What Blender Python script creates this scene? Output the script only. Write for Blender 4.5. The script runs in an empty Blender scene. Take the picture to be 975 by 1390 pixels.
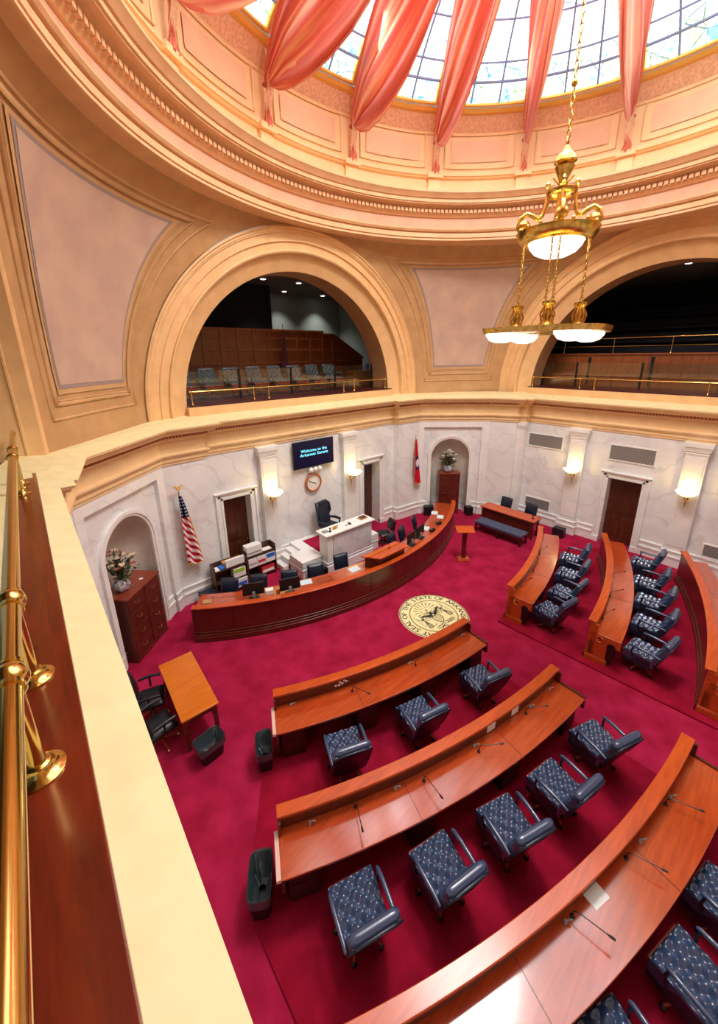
import bpy, bmesh, math, random
from mathutils import Vector, Matrix
random.seed(7)
PI = math.pi
scene = bpy.context.scene
COL = scene.collection
R = math.radians

# ------------------------------------------------------------------ helpers
def lin(c):
    return tuple(((x / 255.0) / 12.92 if x / 255.0 <= .04045 else ((x / 255.0 + .055) / 1.055) ** 2.4) for x in c)

class MB:
    """collects faces and links them as ONE mesh object"""
    def __init__(s): s.v = []; s.f = []; s.uv = {}
    def add(s, vs, fs):
        b = len(s.v); s.v += [tuple(q) for q in vs]; s.f += [tuple(i + b for i in q) for q in fs]; return b
    def quad(s, a, b, c, d): s.add([a, b, c, d], [(0, 1, 2, 3)])
    def box(s, x0, x1, y0, y1, z0, z1):
        s.add([(x0, y0, z0), (x1, y0, z0), (x1, y1, z0), (x0, y1, z0), (x0, y0, z1), (x1, y0, z1), (x1, y1, z1), (x0, y1, z1)],
              [(0, 3, 2, 1), (4, 5, 6, 7), (0, 1, 5, 4), (1, 2, 6, 5), (2, 3, 7, 6), (3, 0, 4, 7)])
    def fbox(s, fr, x0, x1, y0, y1, z0, z1):
        """box in a frame fr(u, w, z) -> xyz"""
        P = [(x0, y0, z0), (x1, y0, z0), (x1, y1, z0), (x0, y1, z0), (x0, y0, z1), (x1, y0, z1), (x1, y1, z1), (x0, y1, z1)]
        s.add([fr(*q) for q in P], [(0, 3, 2, 1), (4, 5, 6, 7), (0, 1, 5, 4), (1, 2, 6, 5), (2, 3, 7, 6), (3, 0, 4, 7)])
    def grid(s, fn, nu, nv, cu=False, cv=False, uv=False):
        b = len(s.v)
        for i in range(nu + (0 if cu else 1)):
            for j in range(nv + (0 if cv else 1)):
                s.v.append(tuple(fn(i / nu, j / nv)))
        mu = nu if cu else nu + 1; mv = nv if cv else nv + 1
        for i in range(nu):
            for j in range(nv):
                i2 = (i + 1) % mu; j2 = (j + 1) % mv
                if uv: s.uv[len(s.f)] = [(i / nu, j / nv), ((i + 1) / nu, j / nv), ((i + 1) / nu, (j + 1) / nv), (i / nu, (j + 1) / nv)]
                s.f.append((b + i * mv + j, b + i2 * mv + j, b + i2 * mv + j2, b + i * mv + j2))
    def tube(s, path, r, n=10, closed=False, cap=True):
        path = [Vector(q) for q in path]; m = len(path); rings = []
        prev = None
        for i, q in enumerate(path):
            if closed: t = path[(i + 1) % m] - path[i - 1]
            else: t = path[min(i + 1, m - 1)] - path[max(i - 1, 0)]
            if t.length < 1e-9: t = Vector((0, 0, 1))
            t.normalize()
            if prev is None:
                a = Vector((0, 0, 1)) if abs(t.z) < .9 else Vector((1, 0, 0))
                nrm = (a - t * a.dot(t)).normalized()
            else:
                nrm = prev - t * prev.dot(t)
                nrm = nrm.normalized() if nrm.length > 1e-6 else prev
            prev = nrm; bn = t.cross(nrm)
            rr = r[i] if isinstance(r, (list, tuple)) else r
            rings.append([q + (nrm * math.cos(2 * PI * k / n) + bn * math.sin(2 * PI * k / n)) * rr for k in range(n)])
        b = len(s.v)
        for g in rings: s.v += [tuple(q) for q in g]
        for i in range(m if closed else m - 1):
            i2 = (i + 1) % m
            for k in range(n):
                s.f.append((b + i * n + k, b + i * n + (k + 1) % n, b + i2 * n + (k + 1) % n, b + i2 * n + k))
        if cap and not closed:
            s.f.append(tuple(b + k for k in range(n))[::-1]); s.f.append(tuple(b + (m - 1) * n + k for k in range(n)))
    def lathe(s, prof, c=(0, 0, 0), n=20, M=None):
        """prof: (radius, height) list; closed at ends when radius is 0"""
        b = len(s.v); c = Vector(c)
        for (r, h) in prof:
            for k in range(n):
                q = Vector((r * math.cos(2 * PI * k / n), r * math.sin(2 * PI * k / n), h))
                if M is not None: q = M @ q
                s.v.append(tuple(c + q))
        for i in range(len(prof) - 1):
            for k in range(n):
                s.f.append((b + i * n + k, b + i * n + (k + 1) % n, b + (i + 1) * n + (k + 1) % n, b + (i + 1) * n + k))
    def ball(s, c, r, n=12, sz=1.0):
        m = max(6, n // 2 + 2)
        s.lathe([(max(1e-4, r * math.sin(PI * i / m)), -r * sz * math.cos(PI * i / m)) for i in range(m + 1)], c, n)
    def prism(s, poly, fr, w0, w1):
        """poly of (u, z) extruded between w0 and w1 in frame fr(u, w, z)"""
        n = len(poly)
        s.add([fr(u, w0, z) for u, z in poly] + [fr(u, w1, z) for u, z in poly],
              [tuple(range(n))[::-1], tuple(range(n, 2 * n))] + [(i, (i + 1) % n, n + (i + 1) % n, n + i) for i in range(n)])
    def sector(s, R0, R1, z0, z1, a0, a1, n=24, c=None):
        c = c or DC
        P = lambda r, a, z: (c[0] + r * math.sin(R(a)), c[1] - r * math.cos(R(a)), z)
        b = len(s.v)
        for i in range(n + 1):
            a = a0 + (a1 - a0) * i / n
            s.v += [P(R0, a, z0), P(R1, a, z0), P(R1, a, z1), P(R0, a, z1)]
        for i in range(n):
            for k in range(4):
                s.f.append((b + 4 * i + k, b + 4 * i + (k + 1) % 4, b + 4 * i + 4 + (k + 1) % 4, b + 4 * i + 4 + k))
        s.f.append((b, b + 3, b + 2, b + 1)); e = b + 4 * n; s.f.append((e, e + 1, e + 2, e + 3))
    def build(s, name, m, parent=None, smooth=35, label=None, kind=None, bev=0):
        me = bpy.data.meshes.new(name)
        off = Vector((0, 0, 0))
        if parent is not None:
            off = Vector(parent.get('_o', (0, 0, 0)))
        me.from_pydata([tuple(Vector(q) - off) for q in s.v], [], s.f)
        if s.uv:
            lay = me.uv_layers.new(name='UVMap')
            for fi, uvs in s.uv.items():
                for li, u in zip(me.polygons[fi].loop_indices, uvs): lay.data[li].uv = u
        bm = bmesh.new(); bm.from_mesh(me); bmesh.ops.recalc_face_normals(bm, faces=bm.faces); bm.to_mesh(me); bm.free()
        me.update()
        if smooth:
            me.polygons.foreach_set('use_smooth', [True] * len(me.polygons)); me.set_sharp_from_angle(angle=R(smooth))
        if m: me.materials.append(m)
        o = bpy.data.objects.new(name, me); COL.objects.link(o)
        if parent is not None:
            o.parent = parent
            par = Vector(parent.get('_o', (0, 0, 0)))
            o['_o'] = tuple(par)
        if label: o['label'] = label
        if kind: o['kind'] = kind
        if bev:
            bv = o.modifiers.new('bevel', 'BEVEL'); bv.width = bev; bv.segments = 2; bv.limit_method = 'ANGLE'; bv.angle_limit = R(40)
        return o

def thing(name, label, cat, loc=(0, 0, 0), group=None):
    o = bpy.data.objects.new(name, None); COL.objects.link(o); o.location = loc
    o.empty_display_size = .1
    o['label'] = label; o['category'] = cat; o['_o'] = tuple(loc)
    if group: o['group'] = group
    return o
def solo(mb, name, m, label, cat, group=None, **k):
    """a thing that is one mesh, origin at its base"""
    xs = [q[0] for q in mb.v]; ys = [q[1] for q in mb.v]; zs = [q[2] for q in mb.v]
    loc = Vector(((min(xs) + max(xs)) / 2, (min(ys) + max(ys)) / 2, min(zs)))
    mb.v = [tuple(Vector(q) - loc) for q in mb.v]
    o = mb.build(name, m, **k); o.location = loc; o['label'] = label; o['category'] = cat; o['_o'] = tuple(loc)
    if group: o['group'] = group
    return o
def struct(mb, name, m, parent=None, **k):
    o = mb.build(name, m, parent, **k)
    if parent is None: o['kind'] = 'structure'
    return o
def copy_tree(o, parent=None):
    c = o.copy(); COL.objects.link(c)
    if parent is not None: c.parent = parent
    for ch in list(o.children): copy_tree(ch, c)
    return c
def place(proto, first, loc, rz, label, group=None):
    o = proto if first else copy_tree(proto)
    o.location = loc; o.rotation_euler = (0, 0, rz); o['label'] = label
    if group: o['group'] = group
    return o

def text_mesh(txt, size):
    cu = bpy.data.curves.new('t', 'FONT'); cu.body = txt; cu.size = size; cu.align_x = 'CENTER'; cu.align_y = 'CENTER'; cu.resolution_u = 2
    o = bpy.data.objects.new('t', cu); COL.objects.link(o)
    dg = bpy.context.evaluated_depsgraph_get(); me = o.evaluated_get(dg).to_mesh()
    vs = [tuple(q.co) for q in me.vertices]; fs = [tuple(q.vertices) for q in me.polygons]
    o.evaluated_get(dg).to_mesh_clear(); bpy.data.objects.remove(o); bpy.data.curves.remove(cu)
    return vs, fs

# ------------------------------------------------------------------ materials
def mat(name, col, rough=.5, metal=0., spec=.5, coat=0., emit=None, es=1.):
    m = bpy.data.materials.new(name); m.use_nodes = True; nt = m.node_tree; b = nt.nodes['Principled BSDF']
    b.inputs['Base Color'].default_value = (*lin(col), 1); b.inputs['Roughness'].default_value = rough
    b.inputs['Metallic'].default_value = metal; b.inputs['Specular IOR Level'].default_value = spec
    b.inputs['Coat Weight'].default_value = coat; b.inputs['Coat Roughness'].default_value = .15
    if emit: b.inputs['Emission Color'].default_value = (*lin(emit), 1); b.inputs['Emission Strength'].default_value = es
    return m
def N(m, t, **k):
    n = m.node_tree.nodes.new(t)
    for a, v in k.items():
        if a in n.inputs: n.inputs[a].default_value = v
        else: setattr(n, a, v)
    return n
def L(m, a, b): m.node_tree.links.new(a, b)
def ramp(m, fac, stops):
    r = m.node_tree.nodes.new('ShaderNodeValToRGB'); e = r.color_ramp.elements
    while len(e) < len(stops): e.new(.5)
    for q, (p, c) in zip(e, stops): q.position = p; q.color = (*lin(c), 1)
    L(m, fac, r.inputs['Fac']); return r.outputs['Color']
def noisy(name, c1, c2, scale=3., rough=.6, detail=4., stretch=(1, 1, 1), bump=0., lo=.35, hi=.65, coat=0., spec=.5, dist=0.):
    m = mat(name, c1, rough, coat=coat, spec=spec); b = m.node_tree.nodes['Principled BSDF']
    tc = N(m, 'ShaderNodeTexCoord'); mp = N(m, 'ShaderNodeMapping'); mp.inputs['Scale'].default_value = stretch
    L(m, tc.outputs['Object'], mp.inputs['Vector'])
    nz = N(m, 'ShaderNodeTexNoise'); nz.inputs['Scale'].default_value = scale; nz.inputs['Detail'].default_value = detail; nz.inputs['Distortion'].default_value = dist
    L(m, mp.outputs['Vector'], nz.inputs['Vector'])
    L(m, ramp(m, nz.outputs['Fac'], [(lo, c1), (hi, c2)]), b.inputs['Base Color'])
    if bump:
        bp = N(m, 'ShaderNodeBump'); bp.inputs['Strength'].default_value = bump; bp.inputs['Distance'].default_value = .02
        L(m, nz.outputs['Fac'], bp.inputs['Height']); L(m, bp.outputs['Normal'], b.inputs['Normal'])
    return m
def marble(name, c1, c2, c3, rough=.35):
    m = mat(name, c1, rough); b = m.node_tree.nodes['Principled BSDF']; tc = N(m, 'ShaderNodeTexCoord')
    n1 = N(m, 'ShaderNodeTexNoise'); n1.inputs['Scale'].default_value = .9; n1.inputs['Detail'].default_value = 6; n1.inputs['Distortion'].default_value = 1.2
    L(m, tc.outputs['Object'], n1.inputs['Vector'])
    w = N(m, 'ShaderNodeTexWave'); w.inputs['Scale'].default_value = .55; w.inputs['Distortion'].default_value = 14; w.inputs['Detail'].default_value = 4; w.inputs['Detail Scale'].default_value = 1.2
    mp = N(m, 'ShaderNodeMapping'); mp.inputs['Rotation'].default_value = (.5, .7, .4); L(m, tc.outputs['Object'], mp.inputs['Vector']); L(m, mp.outputs['Vector'], w.inputs['Vector'])
    base = ramp(m, n1.outputs['Fac'], [(.35, c1), (.7, c2)])
    vein = ramp(m, w.outputs['Fac'], [(0., (255, 255, 255)), (.06, (0, 0, 0))])
    mx = N(m, 'ShaderNodeMix', data_type='RGBA'); 
    k = N(m, 'ShaderNodeMath', operation='MULTIPLY'); k.inputs[1].default_value = .2; L(m, vein, k.inputs[0])
    L(m, k.outputs[0], mx.inputs['Factor']); L(m, base, mx.inputs['A']); mx.inputs['B'].default_value = (*lin(c3), 1)
    L(m, mx.outputs['Result'], b.inputs['Base Color'])
    return m
def wood(name, c1, c2, rough=.3, scale=2., stretch=(1, 9, 9), coat=.3, spec=.5):
    return noisy(name, c1, c2, scale, rough, 5., stretch, lo=.3, hi=.7, coat=coat, dist=.6, spec=spec)

M = {}
M['carpet'] = noisy('crimson_carpet', (142, 18, 50), (174, 34, 74), 2.2, .95, 8., spec=.1, lo=.3, hi=.7)
M['carpet2'] = noisy('shadowed_crimson_carpet', (128, 10, 36), (160, 20, 52), 2.6, .95, 8., spec=.1, lo=.3, hi=.7)  # carpet of the seating blocks, shadow put into its darker colour
M['seam'] = mat('carpet_seam', (108, 8, 28), .9, spec=.1)
M['marble'] = marble('white_veined_marble', (238, 239, 238), (220, 221, 222), (150, 152, 160))
M['marble2'] = marble('grey_veined_marble', (226, 225, 228), (196, 196, 206), (128, 128, 150))
M['marbtrim'] = marble('bright_marble_trim', (242, 242, 240), (230, 230, 228), (198, 196, 194))
M['niche'] = noisy('grey_niche_stone', (196, 188, 178), (214, 208, 198), 2., .6)
M['ledge'] = noisy('pale_yellow_ledge_paint', (240, 230, 178), (232, 220, 166), 5., .55)
M['entab'] = noisy('cream_entablature_paint', (240, 208, 158), (234, 198, 146), 3., .6)
M['dent'] = mat('red_brown_dentil_paint', (176, 96, 62), .7)
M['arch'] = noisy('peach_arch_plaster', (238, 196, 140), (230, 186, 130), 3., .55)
M['soffit'] = noisy('shade_darkened_soffit_plaster', (176, 132, 92), (164, 120, 82), 2.5, .6)  # arch plaster darkened, painting the unlit shade under the arches
M['pend'] = noisy('tan_pendentive_plaster', (200, 158, 108), (188, 146, 98), 2.5, .6)
M['pmould'] = noisy('tan_moulding_plaster', (210, 168, 118), (200, 158, 108), 2.5, .55)
M['ppanel'] = noisy('pink_faux_stone_panel', (206, 176, 154), (190, 162, 146), 1.6, .6, detail=8)
M['pline'] = mat('mauve_panel_border', (158, 140, 134), .6)
M['ring'] = noisy('peach_ring_cornice_plaster', (236, 190, 142), (228, 178, 130), 3., .5)
M['frieze'] = noisy('salmon_frieze_plaster', (224, 176, 144), (216, 166, 134), 2., .55)
M['drum'] = noisy('bright_peach_drum_plaster', (244, 206, 154), (240, 198, 144), 2., .55)
M['dpanel'] = noisy('rose_drum_panel', (238, 192, 152), (230, 182, 144), 2., .6)
M['eggdart'] = noisy('carved_peach_band', (240, 198, 158), (220, 168, 130), 16., .5, bump=.6)
M['gold'] = mat('gilded_frame', (240, 196, 100), .38, metal=.5)
M['brass'] = mat('polished_brass', (222, 190, 112), .16, metal=1.)
M['brassd'] = noisy('antique_brass', (196, 156, 70), (238, 206, 120), 14., .25); M['brassd'].node_tree.nodes['Principled BSDF'].inputs['Metallic'].default_value = 1.
M['desk'] = wood('orange_brown_desk_wood', (206, 88, 26), (176, 68, 20), .3, coat=.25)
M['desktop'] = wood('polished_cherry_desktop', (192, 78, 30), (166, 60, 24), .14, coat=1., spec=.9)
M['deskf'] = wood('dark_mahogany_panel', (104, 36, 20), (76, 24, 13), .28)
M['deskd'] = mat('deep_brown_pedestal', (58, 22, 16), .45)
M['ochre'] = wood('honey_oak_tabletop', (216, 120, 22), (196, 98, 14), .3)
M['chest'] = wood('dark_cherry_chest', (104, 38, 26), (78, 26, 18), .35)
M['chesttop'] = wood('cherry_chest_top', (150, 62, 34), (122, 48, 28), .35)
M['door'] = wood('dark_walnut_door', (96, 46, 26), (66, 28, 16), .35, stretch=(9, 9, 1))
M['walnut'] = wood('walnut_shelf', (88, 48, 30), (64, 32, 20), .45)
M['gwood'] = wood('gallery_oak_panelling', (160, 86, 40), (128, 66, 30), .35, stretch=(7, 7, 1))
M['railwood'] = wood('glossy_red_mahogany_board', (126, 42, 20), (90, 26, 12), .22, stretch=(9, 1, 9), coat=.5)
M['navy'] = mat('navy_tufted_leather', (50, 70, 104), .3, spec=.8, coat=.6)
M['navyd'] = mat('dark_navy_leather', (26, 36, 54), .35, spec=.5)
M['black'] = mat('black_plastic', (18, 18, 20), .4)
M['blackl'] = mat('black_leather', (24, 26, 32), .35)
M['apron'] = mat('cherry_chair_apron', (150, 44, 22), .35)
M['grey'] = mat('silver_plastic', (150, 152, 156), .4)
M['paper'] = mat('white_paper', (238, 240, 238), .8)
M['paperb'] = mat('pale_blue_paper', (206, 228, 236), .8)
M['white'] = mat('white_gloss', (245, 245, 242), .4)
M['card'] = mat('cardboard', (186, 144, 96), .8)
M['blue'] = mat('blue_print', (32, 108, 210), .6)
M['lime'] = mat('lime_print', (160, 214, 50), .6)
M['redp'] = mat('red_print', (206, 52, 62), .6)
M['gtuft'] = mat('reflection_paled_leather', (74, 84, 88), .28)  # chair leather paled, painting hall light and glass reflection into it
M['seatbank'] = mat('dark_navy_bench_fabric', (14, 16, 30), .8)
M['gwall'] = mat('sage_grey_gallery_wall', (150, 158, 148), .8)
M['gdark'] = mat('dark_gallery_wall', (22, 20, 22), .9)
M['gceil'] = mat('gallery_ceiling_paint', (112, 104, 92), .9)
M['gfloor'] = mat('gallery_plum_carpet', (66, 22, 34), .9)
M['bowl'] = mat('opal_glass_bowl', (250, 248, 236), .3, emit=(255, 250, 236), es=1.5)
M['sbowl'] = mat('lit_opal_sconce_bowl', (255, 250, 232), .3, emit=(255, 238, 180), es=1.5)
M['spot'] = mat('lit_downlight_lens', (255, 255, 255), .3, emit=(255, 255, 250), es=6.)
M['screen'] = mat('dark_navy_screen', (8, 8, 34), .25, emit=(6, 6, 40), es=.5)
M['screentxt'] = mat('cyan_screen_lettering', (120, 230, 250), .5, emit=(120, 225, 250), es=1.3)
M['clockf'] = mat('white_clock_face', (240, 238, 228), .4)
M['clockw'] = wood('oak_clock_rim', (190, 110, 52), (160, 84, 40), .35)
M['sealg'] = noisy('pale_gold_seal_ground', (246, 240, 186), (236, 226, 160), 6., .7)
M['sealk'] = mat('black_seal_print', (24, 22, 24), .8)
M['seald'] = mat('olive_seal_shading', (150, 142, 92), .8)
M['leaf'] = noisy('dried_green_leaves', (58, 70, 44), (96, 98, 62), 12., .7)
M['petal'] = mat('cream_petals', (222, 196, 168), .7)
M['petalw'] = mat('white_petals', (240, 234, 220), .7)
M['petalr'] = mat('dusty_rose_petals', (150, 82, 66), .7)
M['vase'] = noisy('blue_and_white_porcelain', (226, 228, 232), (120, 130, 160), 14., .2)
M['vent'] = mat('grey_vent_grille', (150, 146, 142), .5)
M['ventd'] = mat('dark_vent_cavity', (54, 52, 54), .8)
def glassmat():
    m = bpy.data.materials.new('clear_glass'); m.use_nodes = True; nt = m.node_tree; nt.nodes.clear()
    o = nt.nodes.new('ShaderNodeOutputMaterial'); mx = nt.nodes.new('ShaderNodeMixShader'); t = nt.nodes.new('ShaderNodeBsdfTransparent'); g = nt.nodes.new('ShaderNodeBsdfGlossy')
    g.inputs['Roughness'].default_value = .05; t.inputs['Color'].default_value = (.86, .9, .9, 1); mx.inputs[0].default_value = .1
    nt.links.new(t.outputs[0], mx.inputs[1]); nt.links.new(g.outputs[0], mx.inputs[2]); nt.links.new(mx.outputs[0], o.inputs[0]); return m
M['glass'] = glassmat()
def satin():
    m = mat('pink_satin_shaded_folds', (232, 112, 88), .5, spec=.35); b = m.node_tree.nodes['Principled BSDF']
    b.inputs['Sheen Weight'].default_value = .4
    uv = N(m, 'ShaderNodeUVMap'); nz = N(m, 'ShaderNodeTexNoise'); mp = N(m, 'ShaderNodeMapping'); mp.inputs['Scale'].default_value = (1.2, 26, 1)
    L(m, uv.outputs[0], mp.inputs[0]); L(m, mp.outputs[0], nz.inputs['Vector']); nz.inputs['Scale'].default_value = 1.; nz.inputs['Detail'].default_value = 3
    c = ramp(m, nz.outputs['Fac'], [(.32, (188, 70, 58)), (.5, (228, 112, 86)), (.66, (252, 206, 158))]); L(m, c, b.inputs['Base Color'])  # dark and cream streaks paint the shade and highlights of the folds
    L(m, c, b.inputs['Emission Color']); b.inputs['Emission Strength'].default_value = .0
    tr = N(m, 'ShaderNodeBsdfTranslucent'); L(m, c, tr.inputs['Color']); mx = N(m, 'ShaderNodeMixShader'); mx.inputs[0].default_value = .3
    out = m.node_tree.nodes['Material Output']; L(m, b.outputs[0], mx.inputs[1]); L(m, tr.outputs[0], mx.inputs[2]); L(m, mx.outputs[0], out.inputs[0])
    return m
M['satin'] = satin()
def stained():
    m = bpy.data.materials.new('leaded_stained_glass'); m.use_nodes = True; nt = m.node_tree; nt.nodes.clear()
    out = nt.nodes.new('ShaderNodeOutputMaterial'); em = nt.nodes.new('ShaderNodeEmission'); L(m, em.outputs[0], out.inputs[0])
    uv = N(m, 'ShaderNodeUVMap'); sep = N(m, 'ShaderNodeSeparateXYZ'); L(m, uv.outputs[0], sep.inputs[0])
    mp = N(m, 'ShaderNodeMapping'); mp.inputs['Scale'].default_value = (3, 6, 1); L(m, uv.outputs[0], mp.inputs[0])
    obj = N(m, 'ShaderNodeTexCoord')
    v1 = N(m, 'ShaderNodeTexVoronoi', feature='DISTANCE_TO_EDGE'); v1.inputs['Scale'].default_value = 1.7; v1.inputs['Randomness'].default_value = 1.; L(m, obj.outputs['Object'], v1.inputs['Vector'])
    lead = ramp(m, v1.outputs['Distance'], [(.0, (62, 78, 112)), (.022, (255, 255, 255))])
    nz = N(m, 'ShaderNodeTexNoise'); nz.inputs['Scale'].default_value = 2.2; nz.inputs['Detail'].default_value = 2; L(m, obj.outputs['Object'], nz.inputs['Vector'])
    body = ramp(m, nz.outputs['Fac'], [(.35, (214, 236, 255)), (.5, (250, 253, 255)), (.68, (255, 255, 246))])
    nb = N(m, 'ShaderNodeTexNoise'); nb.inputs['Scale'].default_value = 3.4; nb.inputs['Detail'].default_value = 3; L(m, obj.outputs['Object'], nb.inputs['Vector'])
    bot = ramp(m, nb.outputs['Fac'], [(.36, (96, 170, 205)), (.45, (190, 218, 226)), (.53, (206, 226, 226)), (.56, (120, 180, 96)), (.6, (200, 214, 150)), (.66, (226, 228, 222))])
    rb = ramp(m, sep.outputs['Y'], [(.0, (255, 255, 255)), (.16, (235, 235, 235)), (.27, (0, 0, 0))])
    mx = N(m, 'ShaderNodeMix', data_type='RGBA'); L(m, rb, mx.inputs['Factor']); L(m, body, mx.inputs['A']); L(m, bot, mx.inputs['B'])
    # bands of amber at the two sides of each light
    a1 = N(m, 'ShaderNodeMath', operation='ABSOLUTE'); a0 = N(m, 'ShaderNodeMath', operation='SUBTRACT'); a0.inputs[1].default_value = .5; L(m, sep.outputs['X'], a0.inputs[0]); L(m, a0.outputs[0], a1.inputs[0])
    sd = ramp(m, a1.outputs[0], [(.455, (0, 0, 0)), (.462, (255, 255, 255))])
    m2 = N(m, 'ShaderNodeMix', data_type='RGBA'); L(m, sd, m2.inputs['Factor']); L(m, mx.outputs['Result'], m2.inputs['A']); m2.inputs['B'].default_value = (*lin((196, 170, 84)), 1)
    m3 = N(m, 'ShaderNodeMix', data_type='RGBA', blend_type='MULTIPLY'); m3.inputs['Factor'].default_value = 1.; L(m, m2.outputs['Result'], m3.inputs['A']); L(m, lead, m3.inputs['B'])
    L(m, m3.outputs['Result'], em.inputs['Color']); em.inputs['Strength'].default_value = 2.7
    return m
M['stained'] = stained()
def flagmat(kind):
    m = mat(kind + '_flag_cloth', (200, 20, 40), .7, spec=.2); b = m.node_tree.nodes['Principled BSDF']
    uv = N(m, 'ShaderNodeUVMap'); sep = N(m, 'ShaderNodeSeparateXYZ'); L(m, uv.outputs[0], sep.inputs[0])
    if kind == 'us':
        k = N(m, 'ShaderNodeMath', operation='MULTIPLY_ADD'); L(m, sep.outputs['Y'], k.inputs[0]); k.inputs[1].default_value = 9.5
        k2 = N(m, 'ShaderNodeMath', operation='MULTIPLY'); L(m, sep.outputs['X'], k2.inputs[0]); k2.inputs[1].default_value = 1.6; L(m, k2.outputs[0], k.inputs[2])
        fr = N(m, 'ShaderNodeMath', operation='FRACT'); L(m, k.outputs[0], fr.inputs[0])
        st = ramp(m, fr.outputs[0], [(.49, (190, 22, 48)), (.51, (240, 238, 236))])
        vo = N(m, 'ShaderNodeTexVoronoi'); vo.inputs['Scale'].default_value = 1.; vo.inputs['Randomness'].default_value = .15
        mp = N(m, 'ShaderNodeMapping'); mp.inputs['Scale'].default_value = (3.5, 22, 1); L(m, uv.outputs[0], mp.inputs[0]); L(m, mp.outputs[0], vo.inputs['Vector'])
        ca = ramp(m, vo.outputs['Distance'], [(.2, (240, 240, 245)), (.24, (18, 24, 66))])
        s = N(m, 'ShaderNodeMath', operation='GREATER_THAN'); L(m, sep.outputs['Y'], s.inputs[0]); s.inputs[1].default_value = .69
        mx = N(m, 'ShaderNodeMix', data_type='RGBA'); L(m, s.outputs[0], mx.inputs['Factor']); L(m, st, mx.inputs['A']); L(m, ca, mx.inputs['B'])
        L(m, mx.outputs['Result'], b.inputs['Base Color'])
    else:
        # red field with a folded blue bordered white lozenge
        a = N(m, 'ShaderNodeMath', operation='SUBTRACT'); L(m, sep.outputs['Y'], a.inputs[0]); a.inputs[1].default_value = .47
        a2 = N(m, 'ShaderNodeMath', operation='ABSOLUTE'); L(m, a.outputs[0], a2.inputs[0])
        c = N(m, 'ShaderNodeMath', operation='SUBTRACT'); L(m, sep.outputs['X'], c.inputs[0]); c.inputs[1].default_value = .55
        c2 = N(m, 'ShaderNodeMath', operation='ABSOLUTE'); L(m, c.outputs[0], c2.inputs[0])
        c3 = N(m, 'ShaderNodeMath', operation='MULTIPLY_ADD'); L(m, c2.outputs[0], c3.inputs[0]); c3.inputs[1].default_value = .5; L(m, a2.outputs[0], c3.inputs[2])
        col = ramp(m, c3.outputs[0], [(.1, (240, 240, 244)), (.11, (26, 34, 96)), (.17, (26, 34, 96)), (.18, (206, 22, 44))])
        L(m, col, b.inputs['Base Color'])
    return m
M['usflag'] = flagmat('us'); M['arflag'] = flagmat('ark')
M['fringe'] = mat('gold_fringe', (226, 178, 70), .5)

# ------------------------------------------------------------------ camera (solved from the photograph: 975x1390 frame, 525 px focal length)
F, CY = 524.95, 637.56
cam = bpy.data.cameras.new('camera'); cob = bpy.data.objects.new('camera', cam); COL.objects.link(cob); scene.camera = cob
yaw, pit, rol = R(40.436), R(16.598), R(-.729)
fw = Vector((math.sin(yaw) * math.cos(pit), math.cos(yaw) * math.cos(pit), -math.sin(pit))); rt = Vector((math.cos(yaw), -math.sin(yaw), 0)); up = rt.cross(fw)
r2 = rt * math.cos(rol) + up * math.sin(rol); u2 = -rt * math.sin(rol) + up * math.cos(rol)
mm = Matrix((r2, u2, -fw)).transposed().to_4x4(); mm.translation = Vector((-7.32, -3.395, 6.818)); cob.matrix_world = mm
cam.sensor_fit = 'VERTICAL'; cam.sensor_height = 36.; cam.sensor_width = 36.; cam.lens = F / 1390 * 36; cam.shift_y = -(695 - CY) / 1390; cam.clip_start = .02; cam.clip_end = 200

# ------------------------------------------------------------------ room plan
DC = (0.15, 12.8)                      # centre of the concentric desks
RX, RY = 7.24, 7.05                    # semi-axes of the dome ring
ZM, ZC = 4.13, 5.10                    # top of the marble, edge of the cornice
XB, XC, YA = 8.0, -7.6, 7.5
PLAN_N = [(XC, 3.55), (-7.42, 3.55), (-7.42, 3.84), (-7.3, 3.84), (-7.06, 5.13), (-5.0, 7.13), (-3.85, 7.22), (-3.85, YA), (3.85, YA), (3.85, 7.22), (5.0, 7.13), (7.06, 5.13), (7.5, 4.2), (7.72, 4.2), (7.72, 3.95), (XB, 3.95)]
PLAN = PLAN_N + [(x, -y) for x, y in PLAN_N[::-1]]
def off_poly(P, d):
    """offset a clockwise plan polygon inward by d"""
    n = len(P); out = []
    for i in range(n):
        a = Vector(P[i - 1]); b = Vector(P[i]); c = Vector(P[(i + 1) % n])
        t1 = (b - a).normalized(); t2 = (c - b).normalized(); n1 = Vector((t1.y, -t1.x)); n2 = Vector((t2.y, -t2.x))
        k = 1 + n1.dot(n2); mdir = (n1 + n2) / max(k, .25)
        out.append(b + mdir * d)
    return out
def sweep_plan(mb, prof, idx=None):
    """prof: (inward offset, z)"""
    n = len(PLAN); rings = [off_poly(PLAN, d) for d, z in prof]
    rng = range(n) if idx is None else idx
    for (ra, (d0, z0)), (rb, (d1, z1)) in zip(list(zip(rings, prof))[:-1], list(zip(rings, prof))[1:]):
        for i in rng:
            j = (i + 1) % n
            mb.quad((*ra[i], z0), (*ra[j], z0), (*rb[j], z1), (*rb[i], z1))
floor = MB(); floor.add([(x, y, 0) for x, y in off_poly(PLAN, -1.6)], [tuple(range(len(PLAN)))]); struct(floor, 'floor', M['carpet'], smooth=0)
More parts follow.
